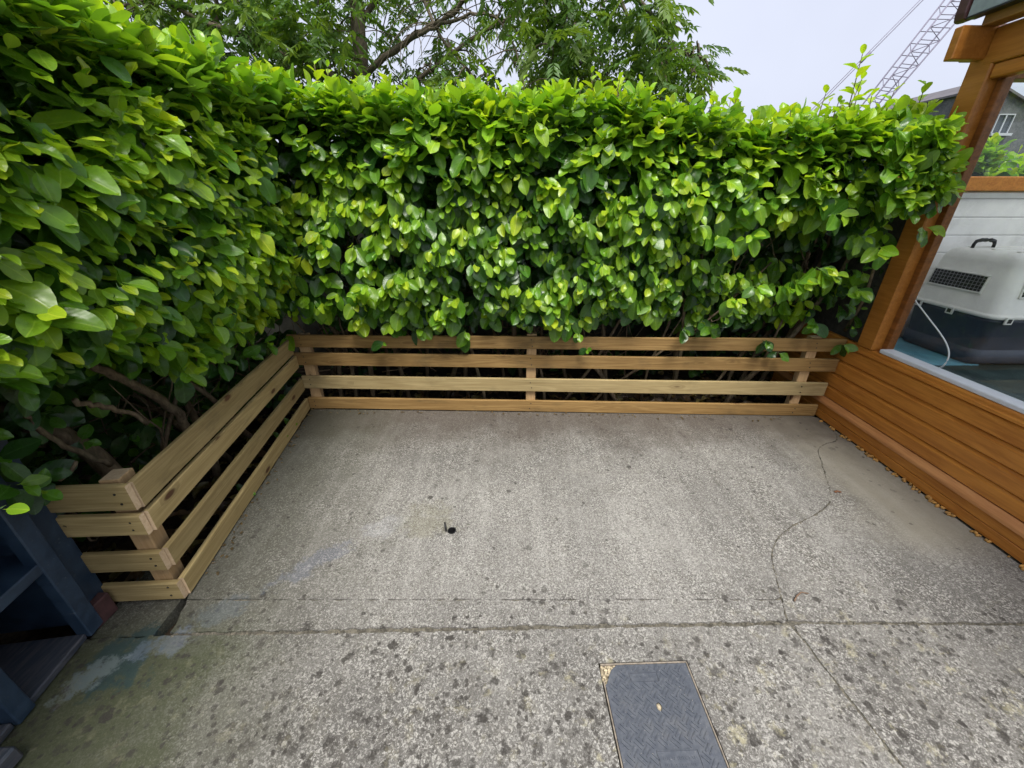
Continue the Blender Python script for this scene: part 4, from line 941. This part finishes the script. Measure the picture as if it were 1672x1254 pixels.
for i in range(60):
    u = random.uniform(0, 330); v = random.uniform(470, 690)
    if v > 640 and u > 120: continue
    x = -1.42 - random.random() * .35 - .25 * max(0, (v - 520) / 170)
    shoot(LL, at(u, v, x=x), Vector((1, random.gauss(-.3, .4), .2)), random.randint(3, 5), random.uniform(.07, .12), random.uniform(.45, .85), .6, Vector((1, -.2, 0)), .3, 1.0, .025)
def limb(name, pts, r0, r1, parent):
    P = smooth_pts(pts, 4); n = len(P); bm = bmesh.new()
    P = [p + Vector((random.gauss(0, .004), random.gauss(0, .004), random.gauss(0, .004))) for p in P]
    tube_into(bm, P, [r0 + (r1 - r0) * i / (n - 1) + random.uniform(-.001, .0015) for i in range(n)], 9)
    return mobj(name, bm_mesh(bm, name, True), M_bark, parent)
limb('branch', [at(330, 740, x=-1.56), at(300, 690, x=-1.56), at(262, 652, x=-1.55), at(210, 625, x=-1.54), at(160, 600, x=-1.53), at(105, 575, x=-1.50), at(60, 530, x=-1.45)], .021, .013, hl)
limb('branch', [at(240, 690, x=-1.50), at(200, 672, x=-1.50), at(160, 662, x=-1.49), at(124, 655, x=-1.47)], .009, .0085, hl)
limb('branch', [at(210, 810, x=-1.64), at(170, 755, x=-1.66), at(110, 715, x=-1.70), at(50, 690, x=-1.74), at(-30, 660, x=-1.8)], .036, .028, hl)
limb('branch', [at(185, 760, x=-1.56), at(120, 735, x=-1.57), at(70, 705, x=-1.57), at(45, 680, x=-1.56)], .010, .007, hl)
limb('branch', [at(75, 782, x=-1.52), at(105, 780, x=-1.50), at(128, 752, x=-1.48)], .005, .006, hl)
for ys in (1.15, 1.42, 1.62, 1.85, 2.05, 2.22, .75, .45):
    bm = bmesh.new(); stem_mesh(bm, (random.uniform(-1.95, -1.68), ys, -.08), (random.gauss(.05, .15), random.gauss(-.2, .3), 1), random.uniform(1.2, 1.6), random.uniform(.012, .025), 8, 3)
    mobj('stem', bm_mesh(bm, 'stem', True), M_bark, hl)
for i in range(260):
    y = random.uniform(.3, 2.4); z = random.uniform(.2, 1.5); x = random.uniform(-2.1, -1.6)
    if z < 1.05 and y < 1.12: continue
    p = Vector((x, y, z)); d = Vector((random.gauss(.2, .4), random.gauss(.2, .6), random.gauss(.6, .5))).normalized(); pts = [p]
    for k in range(4):
        d = (d + Vector((random.gauss(0, .25), random.gauss(0, .25), random.gauss(.05, .2)))).normalized(); pts.append(clampv(pts[-1] + d * random.uniform(.05, .09)))
    tube_into(stemL, pts, [.0045, .004, .0034, .0028, .002], 4, False)
tag(mobj('twigs', bm_mesh(stemL, 'twigs', True), M_bark, hl), kind='stuff')

# ---- build: the 300 leaves that show largest are parts, the rest one mass per hedge
PROTO = {}
def proto(shape, age):
    if (shape, age) not in PROTO:
        sh = [(.56, .10, .05, .02), (.62, .22, .16, .05), (.66, .15, .24, .08), (.58, .28, .10, .09), (.70, .12, .02, .04), (.60, .18, .20, .02)][shape]
        rows = [(np.zeros(3), np.array((0, 1., 0)), np.array((0, 0, 1.)), 1., sh[0], sh[1], sh[2], sh[3], leafcol(age / 9 + .02), 0)]
        me = leaves_mesh('leaf', rows); me.materials.append(M_leaf); PROTO[(shape, age)] = me
    return PROTO[(shape, age)]
def age_of(c_):       # from colour back to an age class
    g_ = c_[0]; tab = [(.42, 0), (.265, 3), (.110, 6), (.030, 9)]
    for (a, p), (b_, q) in zip(tab, tab[1:]):
        if g_ >= b_: return int(round(max(0, min(9, p + (q - p) * (a - g_) / (a - b_)))))
    return 9
def build_hedge(root, LV):
    sc_ = []
    for i, r in enumerate(LV.rows):
        pr = project(r[0]); 
        ok = pr and -20 < pr[0] < 1690 and -20 < pr[1] < 1270
        sc_.append((r[3] / pr[2] * (.35 + r[9]) if ok else 0, i))
    sc_.sort(reverse=True); big = set(i for s_, i in sc_[:300])
    rest = [r for i, r in enumerate(LV.rows) if i not in big]
    for i in sorted(big):
        b_, d, n, Lf, Wd, fo, dr, wv, cc, key = LV.rows[i]
        d = Vector(d).normalized(); n = Vector(n); n = (n - d * n.dot(d)).normalized(); x = d.cross(n)
        M = Matrix(((x.x, d.x, n.x, b_[0]), (x.y, d.y, n.y, b_[1]), (x.z, d.z, n.z, b_[2]), (0, 0, 0, 1))) @ Matrix.Diagonal((Lf * random.uniform(.92, 1.08), Lf, Lf, 1))
        link(bpy.data.objects.new('leaf', proto(random.randrange(6), age_of(cc))), M, root)
    tag(mobj('foliage', leaves_mesh('foliage', rest), M_leaf, root), kind='stuff')
build_hedge(hb, LB); build_hedge(hl, LL)

# walls added behind the hedges to block light and keep the leaf gaps dark
M_backing = plain('dark_backing', (.045, .046, .036), .95, .45, 9, bump=.6)  # kept dark so the added walls do not catch the sky
bw = thing('light_blocking_wall', (.6, 3.78, -.16), 'added dark wall behind the back hedge that blocks light through its gaps', 'wall')
box('blocker_body', (-2.62, 3.70, -.2), (6.5, 3.90, 1.55), M_backing, bw, .01); box('blocker_top', (-2.66, 3.66, 1.551), (6.5, 3.94, 1.60), M_backing, bw, .01)
bw = thing('light_blocking_wall', (-2.7, 1.2, -.16), 'added dark wall behind the left hedge that blocks light through its gaps', 'wall')
box('blocker_body', (-2.80, -2.2, -.2), (-2.625, 3.69, 1.55), M_backing, bw, .01); box('blocker_top', (-2.84, -2.2, 1.551), (-2.67, 3.65, 1.60), M_backing, bw, .01)

# leaf litter on the soil under the hedges
LI = Leaves()
for i in range(900):
    if i % 3: x, y = random.uniform(-1.7, 3.0), random.uniform(2.62, 3.3)
    else: x, y = random.uniform(-2.1, -1.40), random.uniform(1.0, 2.6)
    if -1.3 - .147 * (y - 1.0) - .05 < x and y < 2.6: continue
    a = random.uniform(0, 6.28); g0 = random.uniform(.5, 1.2)
    LI.add(Vector((x, y, -.045 + random.uniform(0, .03))), Vector((math.cos(a), math.sin(a), random.uniform(-.2, .3))), Vector((random.gauss(0, .4), random.gauss(0, .4), 1)), random.uniform(.05, .1), random.uniform(.03, .06), .3, random.uniform(-.2, .3), .1, random.choice(((.16 * g0, .10 * g0, .05 * g0), (.10 * g0, .06 * g0, .03 * g0), (.20 * g0, .16 * g0, .06 * g0))))
for i in range(130):                   # dry scraps blown against the fence feet
    t = random.random(); q = (F.lerp(A, t) + Vector((.02 + abs(random.gauss(0, .03)), 0))) if i % 2 else (A.lerp(B, t) + Vector((0, -.015 - abs(random.gauss(0, .03)))))
    a = random.uniform(0, 6.28); g0 = random.uniform(.5, 1.3)
    LI.add(Vector((q.x, q.y, .004)), Vector((math.cos(a), math.sin(a), random.uniform(-.1, .4))), Vector((random.gauss(0, .3), random.gauss(0, .3), 1)), random.uniform(.008, .026), random.uniform(.005, .014), .3, .2, .1, (.17 * g0, .12 * g0, .06 * g0))
tag(mobj('leaf_litter', leaves_mesh('leaf_litter', LI.rows), M_leaf), 'brown fallen leaves on the soil under the hedges', 'leaf litter', kind='stuff')

# weeds at the ragged slab edge
for i, (x, y) in enumerate(((-1.375, 1.62), (-1.452, 2.12), (-1.47, 2.28))):
    LW = Leaves(); shoot(LW, Vector((x - .03, y, .05)), Vector((.6, -.2, .8)), 4, .05, .35, .2, Vector((1, 0, 0)), 0, .9, .012)
    o = mobj('weed', leaves_mesh('weed', LW.rows), M_leaf)
    tag(o, ['small green weed under the near half of the left fence', 'small green weed under the far half of the left fence', 'small green weed nearest the far left fence corner'][i], 'weed')

# ------------------------------------------------------------------ the tree behind the hedge
tr = thing('ash_tree', (-1.75, 5.5, -.1), 'large feathery leaved tree with drooping branches behind the back hedge', 'tree')
skel = []
def tlimb(pts, r0, r1, name='limb', par=tr):
    P = smooth_pts(pts, 5); n = len(P); bm = bmesh.new()
    P = [p + Vector((random.gauss(0, .006), random.gauss(0, .006), random.gauss(0, .006))) for p in P]
    tube_into(bm, P, [r0 + (r1 - r0) * i / (n - 1) for i in range(n)], 8); skel.extend((p, r0 + (r1 - r0) * i / (n - 1)) for i, p in enumerate(P))
    return mobj(name, bm_mesh(bm, name, True), M_bark2, par)
def pt(u, v, y=5.5): return at(u, v, y=y)
tlimb([Vector((-1.62, 5.5, -.2)), Vector((-1.70, 5.5, 1.2)), pt(592, 160), pt(588, 90), pt(581, 0), pt(575, -120), pt(590, -260)], .12, .05, 'trunk')
tlimb([pt(586, 135), pt(620, 100, 5.4), pt(661, 70, 5.3), pt(690, 50, 5.2), pt(731, 27, 5.1), pt(765, -10, 5.0), pt(800, -90, 4.9)], .036, .016)
tlimb([pt(672, 62, 5.28), pt(710, 45, 5.1), pt(768, 24, 5.0), pt(800, 24, 4.9), pt(828, 52, 4.8), pt(850, 105, 4.75), pt(868, 150, 4.7)], .020, .005)
tlimb([pt(640, 165, 5.8), pt(665, 148, 5.8), pt(697, 120, 5.8), pt(760, 70, 5.9), pt(840, 20, 6.0), pt(930, -60, 6.1)], .032, .016)
tlimb([pt(590, 165), pt(560, 140, 5.3), pt(500, 98, 5.1), pt(450, 85, 5.0), pt(400, 60, 4.9), pt(330, 35, 4.8), pt(250, -10, 4.7)], .05, .016)
tlimb([pt(583, 40), pt(612, 5, 5.6), pt(650, -40, 5.7), pt(720, -120, 5.8)], .035, .018)
tlimb([pt(590, 170), pt(570, 150, 5.7), pt(535, 128, 5.9), pt(470, 110, 6.1), pt(400, 20, 6.2), pt(340, -70, 6.2)], .05, .02)
tlimb([pt(800, -90, 4.9), pt(880, -110, 4.9), pt(980, -60, 5.0), pt(1060, 20, 5.1), pt(1105, 80, 5.1), pt(1140, 95, 5.1)], .04, .008)
tlimb([pt(930, -60, 6.1), pt(1000, -20, 5.9), pt(1040, 60, 5.7), pt(1075, 110, 5.6)], .03, .008)
tlimb([pt(840, -100, 5.2), pt(880, -20, 5.1), pt(905, 60, 5.0), pt(960, 110, 5.0), pt(1010, 140, 5.0)], .025, .007)
tlimb([pt(690, 0, 5.3), pt(720, 60, 5.1), pt(760, 110, 5.0), pt(800, 160, 5.0), pt(830, 185, 5.0)], .018, .006)
tlimb([pt(250, -10, 4.7), pt(180, 20, 4.7), pt(120, 60, 4.8)], .016, .006); tlimb([pt(340, 130, 5.2), pt(355, 60, 5.2), pt(350, -30, 5.2)], .03, .018)
clumps = []
def cl(u, v, ru, rv, y, n): clumps.append((u, v, ru, rv, y, n))
for a in [(230, 0, 90, 60, 5.0, 70), (330, 50, 80, 60, 5.2, 80), (300, 120, 70, 40, 5.5, 45), (420, 20, 80, 50, 5.0, 90), (430, 110, 70, 40, 5.4, 55), (500, 50, 60, 60, 5.0, 70), (545, 70, 30, 50, 5.9, 40), (535, 110, 40, 30, 5.8, 25), (500, -50, 160, 60, 5.3, 90), (360, -60, 120, 60, 5.2, 80), (640, 20, 60, 40, 6.2, 28), (650, 130, 60, 35, 6.2, 40), (640, -60, 80, 40, 5.6, 40), (745, 105, 45, 40, 5.4, 40), (735, 70, 30, 25, 5.5, 14), (720, 150, 40, 22, 5.2, 30), (830, 140, 50, 35, 5.6, 36), (800, 60, 60, 50, 6.3, 22), (760, -30, 80, 40, 5.8, 30), (900, 30, 60, 55, 5.0, 110), (940, 90, 60, 50, 4.9, 110), (900, 120, 50, 40, 5.2, 60), (870, -40, 90, 50, 5.1, 70), (980, 140, 70, 35, 5.0, 80), (1030, 150, 60, 28, 5.1, 55), (1060, 40, 45, 60, 5.1, 90), (1050, 100, 60, 45, 5.1, 80), (1085, 20, 25, 40, 5.1, 30), (1110, 95, 36, 35, 5.1, 46), (1140, 100, 22, 28, 5.1, 16), (980, -60, 120, 50, 5.0, 80), (1000, 20, 50, 40, 5.4, 30), (1160, 170, 25, 15, 5.0, 5), (180, -60, 100, 50, 5.0, 40), (100, 30, 60, 50, 5.0, 30), (500, -160, 300, 60, 5.3, 120), (900, -170, 250, 60, 5.2, 110), (540, 20, 30, 40, 5.8, 22), (620, 70, 50, 40, 6.6, 34), (690, 130, 60, 35, 6.6, 44), (770, 150, 50, 25, 6.4, 36), (850, 60, 40, 50, 6.5, 30), (660, 160, 60, 20, 6.2, 36), (560, 150, 60, 20, 6.2, 36), (450, 140, 60, 20, 6.2, 30), (700, 10, 60, 30, 6.6, 20), (1080, 140, 40, 22, 5.2, 26), (1120, 130, 30, 20, 5.1, 16)]: cl(*a)
TT = ([], [], [])   # verts, quads, colours
tv, tf, tcol = [], [], []
br = bmesh.new(); tgt = []
nodes = [p for p, r in skel]
def leaflet(p, d, n, L_, W_, c_):
    x = d.cross(n).normalized(); i = len(tv); m_ = p + d * L_ * .45 - n * L_ * .04; e = p + d * L_ - n * L_ * .16
    tv.extend((p, m_ + x * W_ * .5 + n * W_ * .15, e, m_ - x * W_ * .5 + n * W_ * .15)); tf.append((i, i + 1, i + 2, i + 3)); tcol.extend([c_] * 4)
for u, v, ru, rv, yy, n_ in clumps:
    for q in range(2):      # a fine branch from the nearest wood into the clump
        c0 = at(u + random.gauss(0, ru * .3), v + random.gauss(0, rv * .3), y=yy + random.gauss(0, .25))
        near = min(nodes, key=lambda p: (p - c0).length + .4 * max(0, c0.z - p.z + .2))
        P = smooth_pts([near, near.lerp(c0, .45) + Vector((random.gauss(0, .06), random.gauss(0, .06), .12)), c0, c0 + Vector((random.gauss(0, .15), random.gauss(0, .15), -.15))], 4)
        tube_into(br, P, [.011 - .0075 * i / (len(P) - 1) for i in range(len(P))], 5, False)
    for k in range(int(n_ * (1.35 if u < 620 else .95))):
        p = at(u + random.gauss(0, ru * .55), v + random.gauss(0, rv * .55), y=yy + random.gauss(0, .45)); a = random.uniform(0, 6.28)
        d = Vector((math.cos(a) * .8, math.sin(a) * .8, random.uniform(-.65, .35))).normalized(); g0 = random.uniform(.7, 1.3); c_ = (.075 * g0, .155 * g0, .026 * g0) if random.random() < .65 else (.15 * g0, .245 * g0, .035 * g0)
        q = p.copy(); pairs = random.randint(4, 6); ln = random.uniform(.06, .10); sidev = d.cross(UP).normalized()
        nrm = (UP * .8 + Vector((random.gauss(0, .4), random.gauss(0, .4), 0))).normalized()
        for i in range(pairs):
            d = (d + Vector((0, 0, -.10))).normalized(); q = q + d * ln * .55
            for s_ in (-1, 1):
                ld_ = (sidev * s_ * .75 + d * .7 + Vector((random.gauss(0, .1), random.gauss(0, .1), -.16 + random.gauss(0, .14)))).normalized()
                leaflet(q, ld_, nrm, ln * random.uniform(.85, 1.25), ln * .42, c_)
        leaflet(q, d, nrm, ln * 1.2, ln * .42, c_)
for i in range(150):                   # bare drooping twigs among the leaves
    p = random.choice([q_ for q_ in nodes if q_.x < 1.2]) + Vector((random.gauss(0, .05), random.gauss(0, .05), 0)); d = Vector((random.gauss(0, .8), random.gauss(-.2, .6), random.uniform(-.2, .6))).normalized(); P = [p]
    for k in range(7):
        d = (d + Vector((random.gauss(0, .15), random.gauss(0, .15), -.20))).normalized(); P.append(P[-1] + d * random.uniform(.07, .13))
    tube_into(br, P, [.006 - .0006 * k for k in range(8)], 4, False)
cc = np.array([tuple(c_) + (1.,) for c_ in tcol])
me = raw_mesh('crown', np.array([tuple(p) for p in tv]), np.array(tf), {'leafcol': cc, 'lx': np.ones(len(tv)), 'ly': np.zeros(len(tv))}, False)
tag(mobj('crown', me, M_tleaf, tr), kind='stuff')
tag(mobj('fine_branches', bm_mesh(br, 'fine_branches', True), M_bark2, tr), kind='stuff')

# ------------------------------------------------------------------ far houses and the crane
def wwindow(parent, x0, x1, z0, z1, y, bars=1):
    w_ = box('window', (x0, y - .05, z0), (x1, y - .01, z1), M_darkglass, parent, 0); t = .06
    for lo, hi in (((x0 - t, y - .12, z1), (x1 + t, y - .02, z1 + t)), ((x0 - t, y - .12, z0), (x0, y - .02, z1)), ((x1, y - .12, z0), (x1 + t, y - .02, z1)), (((x0 + x1) / 2 - .04, y - .11, z0), ((x0 + x1) / 2 + .04, y - .03, z1))):
        box('frame', lo, hi, M_frame_w, w_, 0)
    box('sill', (x0 - .2, y - .3, z0 - .14), (x1 + .2, y - .01, z0 - .001), M_frame_w, w_, 0)
h1 = thing('gable_house', (30, 32, -.16), 'dark grey gabled house with white framed windows seen past the garden room post', 'house')
prism('gable_wall', [(28.1, -.2), (34.6, -.2), (34.6, 5.85), (29.6, 7.85), (28.1, 7.22)], 'y', 30, 37, M_stone, h1)
prism('roof', [(27.85, 7.11), (29.6, 7.86), (35.0, 5.70), (35.0, 5.82), (29.6, 7.99), (27.85, 7.23)], 'y', 29.8, 37.2, M_tile, h1)
wwindow(h1, 31.05, 32.0, 5.10, 6.10, 30); wwindow(h1, 30.9, 31.9, 2.35, 3.7, 30)
h2 = thing('pale_house', (36, 47, -.16), 'long pale house far behind the hedge below the crane', 'house')
box('wall', (29.2, 45, -.2), (46, 52, 7.7), M_render, h2, 0)
prism('roof', [(28.9, 7.701), (46.3, 7.701), (44.6, 8.95), (34.4, 8.95), (30.0, 8.25)], 'y', 44.8, 52, plain('pale_roof', (.50, .45, .43), .8, .08, .8), h2)
for x in (36.0, 39.5, 43.0): wwindow(h2, x, x + 1.1, 5.6, 6.9, 45)
h3 = thing('dark_roofed_house', (27, 46, -.16), 'small dark roofed house far off left of the pale house', 'house')
box('wall', (25.2, 42.3, -.2), (29.0, 46, 6.6), M_render, h3, 0)
prism('roof', [(24.9, 6.601), (29.2, 6.601), (28.6, 7.6), (26.0, 7.75)], 'y', 42, 46.3, M_tile, h3); box('chimney', (26.1, 43.5, 7.4), (26.6, 44.0, 8.0), M_tile, h3, 0)
cr = thing('crane', (42, 60, -.16), 'distant lattice boom crane rising over the hedge', 'crane')
YC = 60.
def cp(u, v, y=YC): return at(u, v, y=y)
a0, a1 = cp(1404, 190), cp(1554, 0); b0, b1 = cp(1424, 195), cp(1592, 0)
a0, a1 = a0 + (a0 - a1) * .95, a1 + (a1 - a0) * .6; b0, b1 = b0 + (b0 - b1) * .95, b1 + (b1 - b0) * .6
dep = Vector((0, 1.3, 0)); NS = 25
for nm, p, q in (('chord', a0, a1), ('chord', b0, b1), ('chord', a0 + dep, a1 + dep), ('chord', b0 + dep, b1 + dep)): tube(nm, [p, p.lerp(q, .5), q], .085, M_crane, cr, 6)
for i in range(NS):
    t0, t1 = i / NS, (i + 1) / NS
    for o_ in (Vector(), dep):
        p, q, q2 = a0.lerp(a1, t0) + o_, b0.lerp(b1, t0) + o_, (b0 if i % 2 else a0).lerp(b1 if i % 2 else a1, t1) + o_
        tube('brace', [p, q], .045, M_crane, cr, 4)
        if not o_.y: tube('brace', [(p if i % 2 else q), q2], .045, M_crane, cr, 4)
    if i % 3 == 0:
        for e0, e1 in ((a0, a1), (b0, b1)): tube('brace', [e0.lerp(e1, t0), e0.lerp(e1, t1) + dep], .04, M_crane, cr, 4)
p0, p1 = cp(1313, 196, 60.8), cp(1507, 0, 60.8); tube('pendant_line', [p0 + (p0 - p1) * .8, p0, p1, p1 + (p1 - p0) * .5], .055, M_crane, cr, 5)
tube('pendant_line', [p0 + (p0 - p1) * .8 + Vector((.1, .9, 0)), p1 + (p1 - p0) * .5 + Vector((.1, .9, 0))], .045, M_crane, cr, 5)
sw = cp(1405, 102, 60.8); tube('swivel', [sw, sw + (p1 - p0).normalized() * 1.3], .16, M_crane, cr, 6)
box('crane_cab', (30.0, 58, .0), (36, 63, 3.0), M_crane, cr, .1); box('crane_tracks', (29.5, 57.5, -.16), (37, 63.5, .0), M_black, cr, .1)
tube('mast', [(33, 60.8, 2.9), p0 + (p0 - p1) * .8], .2, M_crane, cr, 6)

# ------------------------------------------------------------------ small litter on the concrete
tag(tube('fallen_twig', [at(u, v, z=.006) for u, v in ((1297, 981), (1301, 973), (1308, 967), (1320, 969))], [.003, .003, .0026, .002], M_twigred), 'curled red brown twig on the concrete by the crack', 'twig')
bm = bmesh.new(); p = at(1368, 803, z=.004)
for k in range(3): pebble(bm, p + Vector((.012 * (k - 1), .006 * (k % 2), 0)), (.010, .006, .004), k + 3)
tag(mobj('dead_leaf', bm_mesh(bm, 'dead_leaf'), M_deadleaf), 'small crumpled dead leaf beside the curved crack', 'dead leaf')
bm = bmesh.new(); pebble(bm, at(17, 1232, z=.004), (.012, .007, .005), 2); tag(mobj('pale_pebble', bm_mesh(bm, 'pebble', True), M_rubble), 'pale pebble at the foot of the blue shelf', 'pebble')
